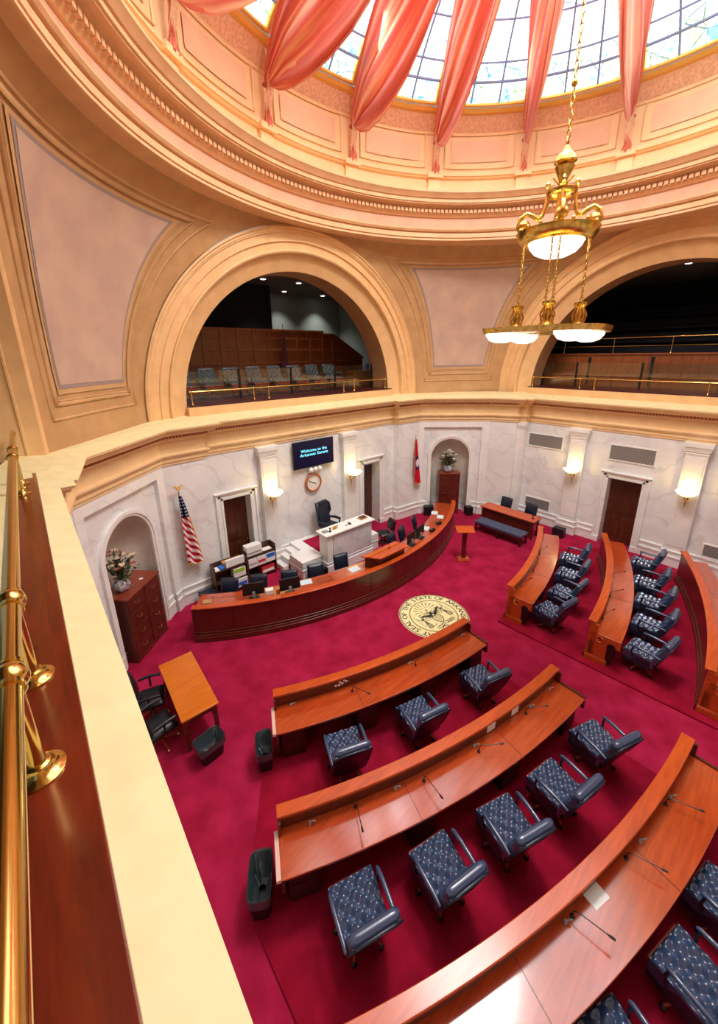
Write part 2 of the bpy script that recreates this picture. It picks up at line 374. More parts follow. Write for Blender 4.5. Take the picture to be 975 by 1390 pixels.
# carpet of the two seating blocks, a finger higher than the aisles
def seating(name, pts, inner):
    mb = MB(); n = len(pts)
    mb.add([(x, y, 0) for x, y in pts] + [(x, y, .035) for x, y in pts], [tuple(range(n, 2 * n))] + [(i, (i + 1) % n, n + (i + 1) % n, n + i) for i in range(n)])
    struct(mb, name, M['carpet2'], smooth=0)
PA = lambda r, a: (DC[0] + r * math.sin(R(a)), DC[1] - r * math.cos(R(a)))
seating('floor_left_seating', [PA(12.0, -25.8 + 22.6 * i / 12) for i in range(13)] + [(-.52, -3.0), (-.5, -6.4), (-6.4, -6.4), (-6.42, -.05)], None)
seating('floor_right_seating', [PA(12.0, 4.2 + 22.6 * i / 12) for i in range(13)] + [(7.25, .6), (7.3, -6.4), (1.6, -6.4), (1.27, -3.1)], None)

# ---- marble walls with doors and niches
def frame2(P0, P1):
    a = Vector(P0); b = Vector(P1); t = (b - a).normalized(); n = Vector((t.y, -t.x)); m0 = (a + b) / 2
    return (lambda u, w, z: (m0.x + t.x * u + n.x * w, m0.y + t.y * u + n.y * w, z)), (b - a).length / 2
def holed_wall(mb, fr, u0, u1, z0, z1, holes, w=0.):
    """holes: (uc, half, zbot, zspring, arched)"""
    us = {u0, u1}
    for uc, h, zb, zs, ar in holes:
        k = 20 if ar else 1
        for i in range(k + 1): us.add(round(uc - h * math.cos(PI * i / k) if ar else uc - h + 2 * h * i / k, 5))
    us = sorted(us)
    def top(u, H):
        uc, h, zb, zs, ar = H
        return zs + (math.sqrt(max(0, h * h - (u - uc) ** 2)) if ar else 0)
    for a, b in zip(us[:-1], us[1:]):
        mid = (a + b) / 2; H = [q for q in holes if q[0] - q[1] < mid < q[0] + q[1]]
        if not H: mb.quad(fr(a, w, z0), fr(b, w, z0), fr(b, w, z1), fr(a, w, z1)); continue
        H = H[0]
        if H[2] > z0: mb.quad(fr(a, w, z0), fr(b, w, z0), fr(b, w, H[2]), fr(a, w, H[2]))
        mb.quad(fr(a, w, top(a, H)), fr(b, w, top(b, H)), fr(b, w, z1), fr(a, w, z1))
def reveal(mb, fr, H, w0, w1, back=True):
    uc, h, zb, zs, ar = H; k = 24 if ar else 1
    pts = [(uc - h, zb)] + ([(uc - h * math.cos(PI * i / k), zs + h * math.sin(PI * i / k)) for i in range(k + 1)] if ar else [(uc - h, zs), (uc + h, zs)]) + [(uc + h, zb)]
    for (a, b), (c, d) in zip(pts[:-1], pts[1:]): mb.quad(fr(a, w0, b), fr(c, w0, d), fr(c, w1, d), fr(a, w1, b))
    if back: mb.add([fr(a, w1, b) for a, b in pts], [tuple(range(len(pts)))])
BZ = .52
def arch_strip(mb, fr, uc, r0, r1, zb, zs, w0, w1, n=28):
    """raised archivolt with legs, rectangular section"""
    pts = [(-1, zb)] + [(None, i) for i in range(n + 1)] + [(1, zb)]
    ring = []
    for q in pts:
        if q[0] is None:
            a = PI * q[1] / n; ring.append([(uc - r * math.cos(a), zs + r * math.sin(a)) for r in (r0, r1)])
        else: ring.append([(uc + q[0] * r, zb) for r in (r0, r1)])
    for A_, B_ in zip(ring[:-1], ring[1:]):
        for (p0, wA), (p1, wB) in (((0, w0), (0, w1)), ((0, w1), (1, w1)), ((1, w1), (1, w0))):
            mb.quad(fr(*A_[p0][:1], wA, A_[p0][1]), fr(B_[p0][0], wA, B_[p0][1]), fr(B_[p1][0], wB, B_[p1][1]), fr(A_[p1][0], wB, A_[p1][1]))
def baseboard(name, segs):
    mb = MB()
    for P0, P1 in segs:
        fr, h = frame2(P0, P1)
        for z0, z1, w in ((0, .3, .07), (.3, .36, .09), (.36, .49, .045), (.49, .54, .065)): mb.fbox(fr, -h, h, -.01, w, z0, z1)
    struct(mb, name, M['marbtrim'], smooth=0)
def niche_wall(name, P0, P1):
    fr, h = frame2(P0, P1); mb = MB(); rec = (-.04, 1.19, 0., 3.87, False)
    holed_wall(mb, fr, -h, h, 0, ZM, [rec]); reveal(mb, fr, rec, 0, -.1, back=False)
    nic = (-.08, .8, 0., 2.56, True)
    holed_wall(mb, fr, -1.23, 1.15, 0, 3.87, [nic], w=-.1)
    struct(mb, name, M['marble'], smooth=30)
    nb = MB(); 
    # curved niche back
    def f(u, v):
        a = PI * u; r = .8
        z = v * 2.56
        return fr(-.08 - r * math.cos(a), -.1 - .62 * math.sin(a) ** .6, z)
    nb.grid(f, 24, 1)
    def g(u, v):
        a = PI * u; k = math.cos(v * PI / 2)
        return fr(-.08 - .8 * k * math.cos(a), -.1 - .62 * k * math.sin(a) ** .6, 2.56 + .8 * math.sin(v * PI / 2))
    nb.grid(g, 24, 10)
    struct(nb, name + '_niche', M['niche'], smooth=60)
    tr = MB(); arch_strip(tr, fr, -.08, .8, .86, .0, 2.56, -.12, -.06); arch_strip(tr, fr, -.08, .86, .95, .0, 2.56, -.12, -.03)
    tr.fbox(fr, -h, -1.23, -.005, .012, 0, ZM); tr.fbox(fr, 1.15, h, -.005, .012, 0, ZM); tr.fbox(fr, -1.23, 1.15, -.005, .012, 3.87, ZM)
    struct(tr, 'trim_niche_surround_' + name.split('_')[-1], M['marbtrim'], smooth=30)
    for z0, z1, w in ((0, .3, .07), (.3, .36, .09), (.36, .49, .045), (.49, .54, .065)): pass
    # baseboards on the two piers and inside the niche
    bb = MB()
    for z0, z1, w in ((0, .3, .06), (.3, .36, .08), (.36, .49, .04), (.49, .54, .055)):
        bb.fbox(fr, -h, -1.23, -.05, w, z0, z1); bb.fbox(fr, 1.15, h, -.05, w, z0, z1)
        bb.fbox(fr, -1.23, -.88 - .08, -.15, -.1 + w, z0, z1); bb.fbox(fr, .88 - .08, 1.15, -.15, -.1 + w, z0, z1)
        def nbf(u, v): 
            a = PI * u; k = 1 - w / .8
            return fr(-.08 - .8 * k * math.cos(a), -.1 - .62 * k * math.sin(a) ** .6, z0 + (z1 - z0) * v)
        bb.grid(nbf, 20, 1)
    struct(bb, 'baseboard_' + name.split('_', 1)[1], M['marbtrim'], smooth=30)
    return fr
frCA = niche_wall('wall_corner_left', (-7.06, 5.13), (-5.0, 7.13))
frAB = niche_wall('wall_corner_right', (5.0, 7.13), (7.06, 5.13))
# front wall
frA = lambda u, w, z: (u, YA - w, z)
frB = lambda u, w, z: (XB - w, -u, z)           # u runs to -y
wa = MB(); dA = [(-2.98, .43, 0, 2.69, False), (2.6, .43, 0, 2.72, False)]
holed_wall(wa, frA, -3.85, 3.85, 0, ZM, dA)
for P0, P1 in (((-5.0, 7.13), (-3.85, 7.22)), ((-3.85, 7.22), (-3.85, YA)), ((3.85, YA), (3.85, 7.22)), ((3.85, 7.22), (5.0, 7.13))):
    fr, h = frame2(P0, P1); wa.quad(fr(-h, 0, 0), fr(h, 0, 0), fr(h, 0, ZM), fr(-h, 0, ZM))
struct(wa, 'wall_front', M['marble'], smooth=0)
wb = MB(); dB = [(-.3, .51, 0, 2.5, False)]
holed_wall(wb, frB, -3.95, 3.95, 0, ZM, dB)
for P0, P1 in (((7.06, 5.13), (7.5, 4.2)), ((7.5, 4.2), (7.72, 4.2)), ((7.72, 4.2), (7.72, 3.95)), ((7.72, 3.95), (XB, 3.95))):
    fr, h = frame2(P0, P1); wb.quad(fr(-h, 0, 0), fr(h, 0, 0), fr(h, 0, ZM), fr(-h, 0, ZM))
struct(wb, 'wall_right', M['marble'], smooth=0)
def plain_wall(name, idx):
    mb = MB(); n = len(PLAN)
    for i in idx: mb.quad((*PLAN[i], 0), (*PLAN[(i + 1) % n], 0), (*PLAN[(i + 1) % n], ZM), (*PLAN[i], ZM))
    struct(mb, name, M['marble'], smooth=0)
plain_wall('wall_left', [0, 1, 2, 3, 27, 28, 29, 30, 31]); plain_wall('wall_back', list(range(16, 27)))
baseboard('baseboard_front', [((-5.0, 7.13), (-3.85, 7.22)), ((-3.85, 7.22), (-3.85, YA)), ((-3.85, YA), (-3.64, YA)), ((-2.32, YA), (1.94, YA)), ((3.26, YA), (3.85, YA)), ((3.85, YA), (3.85, 7.22)), ((3.85, 7.22), (5.0, 7.13))])
baseboard('baseboard_right', [((7.06, 5.13), (7.5, 4.2)), ((7.5, 4.2), (7.72, 4.2)), ((7.72, 4.2), (7.72, 3.95)), ((XB, 3.95), (XB, 1.05)), ((XB, -.45), (XB, -3.95))])
baseboard('baseboard_left', [((XC, 3.55), (-7.42, 3.55)), ((-7.3, 3.84), (-7.06, 5.13))])
# pilasters
def pilaster(name, fr, uc, h=.275, w=.2):
    mb = MB()
    mb.fbox(fr, uc - h, uc + h, -.02, w, 0, 3.86)
    mb.fbox(fr, uc - h + .05, uc + h - .05, w - .01, w + .012, .7, 3.7)
    for z0, z1, e in ((3.78, 3.81, .02), (3.86, 3.93, .03), (3.93, 4.0, .05), (4.0, ZM, .08)): mb.fbox(fr, uc - h - e, uc + h + e, -.02, w + e, z0, z1)
    for z0, z1, e in ((0, .3, .06), (.3, .36, .08), (.36, .49, .04), (.49, .54, .055)): mb.fbox(fr, uc - h - e, uc + h + e, -.02, w + e, z0, z1)
    struct(mb, name, M['marbtrim'], smooth=0, bev=.006)
pilaster('trim_pilaster_front', frA, -1.92, .265); pilaster('trim_pilaster_front', frA, 1.36, .28)
pilaster('trim_pilaster_right', frB, -1.93); pilaster('trim_pilaster_right', frB, 1.43)
cp = MB(); fr_, h_ = frame2((7.5, 4.2), (7.72, 4.2))
cp.box(7.66, 7.80, 3.93, 4.24, 0, 3.9)
for z0, z1, e in ((3.9, 3.98, .03), (3.98, ZM, .06)): cp.box(7.66 - e, 7.84, 3.93 - e, 4.24 + e, z0, z1)
struct(cp, 'trim_pilaster_corner', M['marbtrim'], smooth=0)
# doors
def door(i, fr, uc, h, z, ajar=False):
    d = MB(); d.fbox(fr, uc - h - .01, uc + h + .01, -.42, -.36, 0, z + .01)
    for a, b in ((.08, h - .05), (h + .03, 2 * h - .08)):
        d.fbox(fr, uc - h + a, uc - h + b, -.36, -.345, .25, 1.0); d.fbox(fr, uc - h + a, uc - h + b, -.36, -.345, 1.15, z - .2)
    if not ajar:
        o = struct(d, 'door_%d' % i, M['door'], smooth=0, bev=.008)
    else:
        d = MB(); d.fbox(fr, uc - h - .01, uc - h + .26, -.36, -.3, 0, z - .25)
        o = struct(d, 'door_%d' % i, M['door'], smooth=0)
        lf = MB(); lf.fbox(fr, uc + .12, uc + h, -.5, -.44, 0, z - .25); lf.build('door_leaf', M['door'], o)
        bk = MB(); bk.fbox(fr, uc - h - .1, uc + h + .3, -.8, -.75, 0, z + .1); bk.build('passage_wall', M['marbtrim'], o)
    f = MB(); rv = MB()
    for e0, e1, w in ((0., .07, .05), (.07, .16, .035), (.16, .225, .075)):
        f.fbox(fr, uc - h - e1, uc - h - e0, -.02, w, 0, z + e1); f.fbox(fr, uc + h + e0, uc + h + e1, -.02, w, 0, z + e1)
        f.fbox(fr, uc - h - e1, uc + h + e1, -.02, w, z + e0, z + e1)
    f.fbox(fr, uc - h - .25, uc + h + .25, -.02, .1, z + .2, z + .245)
    f.fbox(fr, uc - h - .24, uc - h, -.02, .09, 0, .2); f.fbox(fr, uc + h, uc + h + .24, -.02, .09, 0, .2)
    f.fbox(fr, uc - h - .02, uc - h, -.46, .0, 0, z); f.fbox(fr, uc + h, uc + h + .02, -.46, .0, 0, z); f.fbox(fr, uc - h - .02, uc + h + .02, -.46, 0, z, z + .02)
    f.build('door_frame', M['marbtrim'], o, smooth=0, bev=.006)
    kb = MB(); P = fr(uc + h - .08, -.33, 1.05); kb.ball(P, .03); kb.build('door_knob', M['brass'], o)
    return o
door(1, frA, -2.98, .43, 2.69); door(2, frA, 2.6, .43, 2.72, True); door(3, frB, -.3, .51, 2.5)

# ---- entablature and ledge all round
en = MB()
sweep_plan(en, [(0, ZM - .01), (.03, ZM), (.03, 4.19), (.06, 4.21), (.06, 4.30), (.1, 4.33), (.13, 4.38), (.13, 4.41), (.03, 4.44), (.03, 4.74), (.07, 4.77), (.1, 4.79), (.1, 4.93)])
struct(en, 'trim_entablature', M['entab'], smooth=0)
dn = MB(); sweep_plan(dn, [(.09, 4.79), (.15, 4.795), (.15, 4.915), (.1, 4.92)]); struct(dn, 'trim_dentil_band', M['entab'], smooth=0)
dt = MB(); ring = off_poly(PLAN, .15)
for i in range(len(PLAN)):
    a = ring[i]; b = ring[(i + 1) % len(PLAN)]; ln = (b - a).length; t = (b - a) / max(ln, 1e-6); n = Vector((t.y, -t.x))
    if (a.y < -3.6 and b.y < -3.6) or ln < .4: continue
    for k in range(int(ln / .085)):
        q = a + t * (k + .5) * .085
        dt.add([(*(q + t * s * .021 + n * w), z) for z in (4.845, 4.905) for s, w in ((-1, -.01), (1, -.01), (1, .05), (-1, .05))], [(0, 1, 2, 3), (4, 5, 6, 7), (0, 1, 5, 4), (1, 2, 6, 5), (2, 3, 7, 6), (3, 0, 4, 7)])
struct(dt, 'trim_dentils', M['dent'], smooth=0)
co = MB(); sweep_plan(co, [(.1, 4.915), (.28, 4.92), (.29, 4.98), (.34, 4.995), (.37, 5.05), (.41, 5.06), (.41, ZC)]); struct(co, 'trim_cornice', M['entab'], smooth=0)
le = MB(); sweep_plan(le, [(.405, ZC - .005), (.42, ZC), (.02, 5.2), (-.6, 5.27)]); struct(le, 'trim_ledge', M['ledge'], smooth=0)

# ---- arches
ZS = 5.38
AP = [(5.04, .10), (5.04, -.06), (4.99, -.08), (4.96, -.03), (4.92, -.03), (4.90, .0), (4.88, .0), (4.86, .05), (4.70, .06), (4.685, .03), (4.66, .03), (4.645, .09), (4.46, .11), (4.445, .05), (4.41, .04), (4.37, .07), (4.355, .24), (4.33, .26), (3.94, .42), (3.92, .44)]
SOF = [(3.92, .44), (3.92, 1.3), (4.02, 1.3), (4.02, 1.45)]
def arch(mb, fr, uc, prof, Ro, Ri, z0=5.1, n=56, smooth=True):
    pr = [(Ri + (r - 3.92) * (Ro - Ri) / 1.12, d) for r, d in prof]
    def f(u, v):
        # v picks the profile index
        k = v * (len(pr) - 1); i = min(int(k + 1e-6), len(pr) - 1); r, d = pr[i]
        if u < .06: s, z = -1, z0 + (ZS - z0) * u / .06; return fr(uc - r, -d, z)
        if u > .94: return fr(uc + r, -d, z0 + (ZS - z0) * (1 - u) / .06)
        a = PI * (u - .06) / .88
        return fr(uc - r * math.cos(a), -d, ZS + r * math.sin(a))
    mb.grid(f, 100, len(pr) - 1)
ma = MB(); arch(ma, frA, 0, AP, 5.04, 3.92); struct(ma, 'trim_front_arch', M['arch'], smooth=28)
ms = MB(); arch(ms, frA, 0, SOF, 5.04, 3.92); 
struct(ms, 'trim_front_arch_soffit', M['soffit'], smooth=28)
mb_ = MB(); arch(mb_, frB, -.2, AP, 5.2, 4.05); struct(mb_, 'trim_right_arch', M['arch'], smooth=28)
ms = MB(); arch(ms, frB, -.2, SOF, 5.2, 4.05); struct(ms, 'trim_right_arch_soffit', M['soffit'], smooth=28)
XCU = -7.22
frC = lambda u, w, z: (XCU + w, u, z)
mc = MB(); arch(mc, frC, 0, [(5.16, .0), (5.16, -.03), (5.12, -.05), (5.09, -.03), (5.07, .0), (5.05, .0), (5.05, .21), (5.03, .22), (5.03, .25), (5.05, .26), (5.05, 1.6)], 5.04, 3.92, z0=5.0)
struct(mc, 'trim_left_arch', M['arch'], smooth=28)
frD = lambda u, w, z: (-u, -YA + w, z)
md = MB(); arch(md, frD, 0, AP, 5.04, 3.92); struct(md, 'trim_back_arch', M['arch'], smooth=28)

# ---- pendentives
def pend(name, xs, ya, sy, Rx_, ycx, xin, detail):
    """corner between a y-wall (plane y=ya, arch radius 5.04) and an x-wall (plane x=xs, arch radius Rx_ centred at y=ycx)"""
    sx = 1 if xs > 0 else -1
    def S(s, t, o=0.):
        th = s * PI / 2
        Lp = Vector((sx * 5.06 * math.cos(th), ya, ZS + 5.06 * math.sin(th))); Rp = Vector((xs, ycx + sy * Rx_ * math.cos(th), ZS + Rx_ * math.sin(th)))
        if s < 0: Lp.z = Rp.z = ZS + s * 1.0; Lp.x = sx * 5.06; Rp.y = ycx + sy * Rx_
        z = Lp.z + (Rp.z - Lp.z) * t; w = max(0, min(1, s)) ** .7
        ch = Lp.lerp(Rp, t); a = t * PI / 2
        ar = Vector((Lp.x + (xs - Lp.x) * math.sin(a), Rp.y + (ya - Rp.y) * math.cos(a), z))
        p = ch.lerp(ar, w); p.z = z
        if o:
            d = Vector((-p.x, -p.y, -3.)); d.normalize(); p += d * o
        return p
    mb = MB(); mb.grid(lambda u, v: S(-.28 + 1.28 * u, v), 44, 40); struct(mb, name, M['pend'], smooth=60)
    if not detail: return
    def T(s, k):
        """t at s with inset of k metres from an arch edge"""
        return k
    # stacked frames: (side inset, s bottom, s top)
    def loop(ins, s0, s1, n=26):
        P = []
        for i in range(n + 1): s = s0 + (s1 - s0) * i / n; P.append((s, T(s, ins)))
        ta = T(s1, ins)
        for i in range(1, n): P.append((s1, ta + (1 - 2 * ta) * i / n))
        for i in range(n + 1): s = s1 + (s0 - s1) * i / n; P.append((s, 1 - T(s, ins)))
        ta = T(s0, ins)
        for i in range(1, n): P.append((s0, 1 - ta + (2 * ta - 1) * i / n))
        return P
    mo = MB()
    for ins, s0, s1, r, o in ((.112, .045, .735, .03, .0), (.165, .078, .706, .045, .0), (.176, .086, .698, .02, .02)):
        mo.tube([S(s, t, o) for s, t in loop(ins, s0, s1)], r, 6, closed=True)
    struct(mo, 'trim_pendentive_moulding', M['pmould'], smooth=60)
    def patch(ins, s0, s1, o):
        q = MB()
        q.grid(lambda u, v: S(s0 + (s1 - s0) * u, T(s0 + (s1 - s0) * u, ins) + (1 - 2 * T(s0 + (s1 - s0) * u, ins)) * v, o), 30, 30); return q
    struct(patch(.2, .1, .682, .02), 'trim_pendentive_border', M['pmould'], smooth=60)
    struct(patch(.215, .113, .668, .028), 'trim_pendentive_border', M['pline'], smooth=60)
    struct(patch(.228, .122, .655, .034), 'trim_pendentive_panel', M['ppanel'], smooth=60)
pend('wall_pendentive_right', XB, YA, 1, 5.2, .2, 0, True)
pend('wall_pendentive_left', XCU, YA, 1, 5.14, 0, 0, True)
pend('wall_pendentive_back_left', XCU, -YA, -1, 5.14, 0, 0, False)
pend('wall_pendentive_back_right', XB, -YA, -1, 5.2, .2, 0, False)

# ---- dome ring, drum and skylight
def rev(mb, prof, n=144):
    m = len(prof) - 1
    def f(u, v):
        s, z = prof[min(int(v * m + 1e-6), m)]; a = 2 * PI * u
        return (s * RX * math.sin(a), s * RY * math.cos(a), z)
    mb.grid(f, n, m, cu=True)
ew = lambda s, az, z: (s * RX * math.sin(R(az)), s * RY * math.cos(R(az)), z)
q = MB(); rev(q, [(1.16, 10.46), (1.005, 10.385), (1.0, 10.40), (1.0, 10.45), (1.006, 10.455), (1.006, 10.47), (.998, 10.48), (.998, 10.60), (1.004, 10.61), (1.004, 10.625), (.992, 10.64), (.986, 10.69), (.986, 10.72), (1.008, 10.735)]); struct(q, 'trim_ring_architrave', M['ring'], smooth=25)
q = MB(); rev(q, [(1.008, 10.73), (1.008, 11.05)]); struct(q, 'trim_ring_frieze', M['frieze'], smooth=60)
q = MB(); rev(q, [(1.008, 11.05), (1.0, 11.06), (.994, 11.12), (.99, 11.14), (.99, 11.26), (.98, 11.27), (.972, 11.31), (.95, 11.325), (.95, 11.345), (.944, 11.36), (.944, 11.45), (.938, 11.46), (.926, 11.56), (.922, 11.58), (.922, 11.63), (.93, 11.65), (.985, 11.66)]); struct(q, 'trim_ring_cornice', M['ring'], smooth=25)
q = MB()
for k in range(330):
    a = 360 * k / 330; d = .38
    q.add([ew(s, a + e, z) for z in (11.15, 11.245) for s, e in ((.992, -d), (.992, d), (.977, d), (.977, -d))], [(0, 1, 2, 3), (4, 5, 6, 7), (0, 1, 5, 4), (1, 2, 6, 5), (2, 3, 7, 6), (3, 0, 4, 7)])
struct(q, 'trim_ring_dentils', M['ring'], smooth=0)
q = MB(); rev(q, [(.985, 11.65), (.985, 12.06), (.975, 12.08), (.972, 12.11), (.966, 12.13), (.966, 12.17), (.983, 12.19), (.983, 13.2), (.978, 13.22), (.975, 13.28)]); struct(q, 'ceiling', M['drum'], smooth=25)
q = MB(); rev(q, [(.975, 13.27), (.968, 13.33), (.948, 13.55), (.942, 13.6), (.945, 13.62)]); struct(q, 'trim_carved_band', M['eggdart'], smooth=40)
q = MB(); rev(q, [(.946, 13.60), (.93, 13.62), (.926, 13.66), (.922, 13.70), (.928, 13.72), (.934, 13.745)]); struct(q, 'trim_skylight_curb', M['gold'], smooth=25)
ZD, HD = 12.56, 3.23
dome = lambda s: ZD + HD * math.sqrt(max(0, 1 - s * s))
AZ = [9.8 + 22.6 * k for k in range(-8, 8)]; AZ = [9.8 + 22.5 * k for k in range(-8, 8)]
VP0 = math.asin(.928)
def dpt(az, w, o=0.):
    """w: 0 at the curb, 1 at the crown"""
    a = VP0 * (1 - w) + math.asin(.06) * w; s = math.sin(a); z = ZD + HD * math.cos(a)
    return ew(s * (1 - o / 6.), az, z - o * .5)
for k, az in enumerate(AZ):
    g = MB(); g.grid(lambda u, v: dpt(az + .9 + 20.7 * u, v), 14, 24, uv=True)
    w = struct(g, 'window_%d' % (k + 1), M['stained'], smooth=60)
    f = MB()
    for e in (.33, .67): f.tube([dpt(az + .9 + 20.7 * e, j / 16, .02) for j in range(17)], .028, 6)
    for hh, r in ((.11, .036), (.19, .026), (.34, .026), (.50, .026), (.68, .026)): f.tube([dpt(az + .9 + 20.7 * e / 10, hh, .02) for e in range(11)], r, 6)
    f.build('glazing_bar', M.setdefault('lead', mat('bloom_lit_lead', (120, 130, 160), .6, emit=(120, 134, 176), es=.3)), w)  # bars lightened and emissive, painting the bloom of the bright glass
    e = MB()
    for s_ in (1.25, 21.25): e.tube([dpt(az + s_, j / 16, .03) for j in range(17)], .035, 6)
    e.tube([dpt(az + 1.2 + 20.1 * j / 12, .006, .03) for j in range(13)], .05, 6)
    e.build('gilt_edge', M['gold'], w)
    rb = MB()
    rb.grid(lambda u, v: dpt(az + (-1.15 + 2.3 * v) * (1 if u < .8 else 1), u, .04 + .1 * (1 if .2 < v < .8 else 0)), 20, 5)
    struct(rb, 'trim_dome_rib', M['eggdart'], smooth=40)
    pl = MB()
    pl.add([ew(s, az + e_, z) for z in (11.65, 12.06) for s, e_ in ((.99, -1.6), (.99, 1.6), (.972, 1.6), (.972, -1.6))], [(0, 1, 2, 3), (4, 5, 6, 7), (0, 1, 5, 4), (1, 2, 6, 5), (2, 3, 7, 6), (3, 0, 4, 7)])
    pl.add([ew(s, az + e_, z) for z in (12.06, 12.19) for s, e_ in ((.99, -2.), (.99, 2.), (.958, 2.), (.958, -2.))], [(0, 1, 2, 3), (4, 5, 6, 7), (0, 1, 5, 4), (1, 2, 6, 5), (2, 3, 7, 6), (3, 0, 4, 7)])
    struct(pl, 'trim_drum_pilaster', M['drum'], smooth=0)
    br = MB()
    br.grid(lambda u, v: ew(.976 - .02 * math.sin(PI * u) - (.03 * u), az - .75 + 1.5 * v, 12.2 + 1.4 * u), 14, 4); struct(br, 'trim_carved_console', M['eggdart'], smooth=40)
    pn = MB(); a0, a1 = az + 4.2, az + 18.4
    pn.grid(lambda u, v: ew(.979, a0 + (a1 - a0) * u, 12.52 + .56 * v), 10, 1); struct(pn, 'trim_drum_panel', M['dpanel'], smooth=60)
    pb = MB(); a0, a1 = az + 2.6, az + 20
    P = [(a0 + (a1 - a0) * i / 12, 12.36) for i in range(13)] + [(a1, 13.22)] + [(a1 + (a0 - a1) * i / 12, 13.22) for i in range(13)][1:]
    pb.tube([ew(.98, a, z) for a, z in P], .025, 6, closed=True); struct(pb, 'trim_drum_moulding', M['drum'], smooth=60)
cr = MB(); cr.lathe([(.0001, 15.5), (.3, 15.55), (.5, 15.7), (.5, 15.9), (.0001, 15.95)]); struct(cr, 'ceiling_crown', M['gold'])

# ---- curtains swagged from the crown of the dome to the foot of each rib
BELLY = [(.955, 12.93), (.90, 12.70), (.84, 12.58), (.76, 12.58), (.68, 12.68), (.60, 12.88), (.52, 13.25), (.44, 13.72), (.32, 14.35), (.18, 15.0), (.07, 15.45)]
def lerpl(P, k):
    k = max(0, min(1, k)) * (len(P) - 1); i = min(int(k), len(P) - 2); f = k - i
    # smooth
    return tuple(a + (b - a) * f for a, b in zip(P[i], P[i + 1]))
def curtain(az, label):
    t = thing('drape', label, 'curtain', ew(.955, az, 12.2), 'satin curtains of the dome')
    mb = MB(); rnd = random.Random(int(az * 10) + 900); ph = [rnd.uniform(0, 6.28) for _ in range(4)]
    def f(u, v):
        # u along: 0 at the tie, 1 at the crown; v across: 0 left edge, .5 belly, 1 right edge
        bs, bz = lerpl(BELLY, u); ts = .965 + (.08 - .965) * u ** .9; ts = min(ts, .95); tz = dome(ts) - .12
        if u < .12: k = u / .12; ts = .962 + (ts - .962) * k; tz = 12.98 + (tz - 12.98) * k
        p = abs(math.cos(PI * v)); dep = (1 - p) ** .8
        s = ts + (bs - ts) * dep; z = tz + (bz - tz) * dep
        wid = .05 + .30 * min(1, u / .35) * (1 - .55 * max(0, u - .5) / .5)
        sd = 1 if v > .5 else -1
        lat = -math.cos(PI * v) * wid
        fold = .06 * min(1, u / .16) * math.sin(15 * PI * v + ph[0] + 1.5 * u) + .02 * math.sin(31 * v * PI + ph[1] - 2 * u) * min(1, u / .1)
        lat += fold * (1 if abs(v - .5) > .04 else .3)
        z += .10 * math.sin(17 * PI * v + ph[2] + 2.5 * u) * min(1, u / .2) * (1 - .7 * abs(math.cos(PI * v)))
        a = R(az); x, y = s * RX * math.sin(a), s * RY * math.cos(a)
        return (x + lat * math.cos(a), y - lat * math.sin(a), z)
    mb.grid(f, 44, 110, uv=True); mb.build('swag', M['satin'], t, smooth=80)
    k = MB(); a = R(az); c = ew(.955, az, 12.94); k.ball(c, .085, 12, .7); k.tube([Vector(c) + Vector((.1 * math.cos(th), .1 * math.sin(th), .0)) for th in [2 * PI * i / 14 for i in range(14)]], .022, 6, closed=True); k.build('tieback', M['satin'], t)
    tl = MB()
    def g(u, v):
        w = .035 + .07 * u + .02 * math.sin(7 * u + ph[3]); zz = 12.92 - .74 * u - .05 * abs(math.sin(2.5 * PI * v))*u; ss = .958 - .006 * math.sin(3 * PI * v + 4 * u)
        lat = (v - .5) * 2 * w + .025 * math.sin(5 * u * 2)
        x, y = ss * RX * math.sin(a), ss * RY * math.cos(a); return (x + lat * math.cos(a), y - lat * math.sin(a), zz)
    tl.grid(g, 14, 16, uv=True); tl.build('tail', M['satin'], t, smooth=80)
ordn = ['first', 'second', 'third', 'fourth', 'fifth', 'sixth', 'seventh', 'eighth']
vis = [a for a in AZ if -50 < a < 90]
NMS = ['pink satin dome drape at upper left with only its lowest swag and tail in view',
       'widest pink satin swag, second tied drape from the left', 'broad pink satin drape between the widest swag and the middle drape',
       'middle pink satin drape falling to a tie left of the chandelier chain', 'narrow pink satin drape just left of the chandelier chain', 'pink satin drape just right of the chandelier chain',
       ]
for i, a in enumerate(vis): curtain(a, NMS[i])
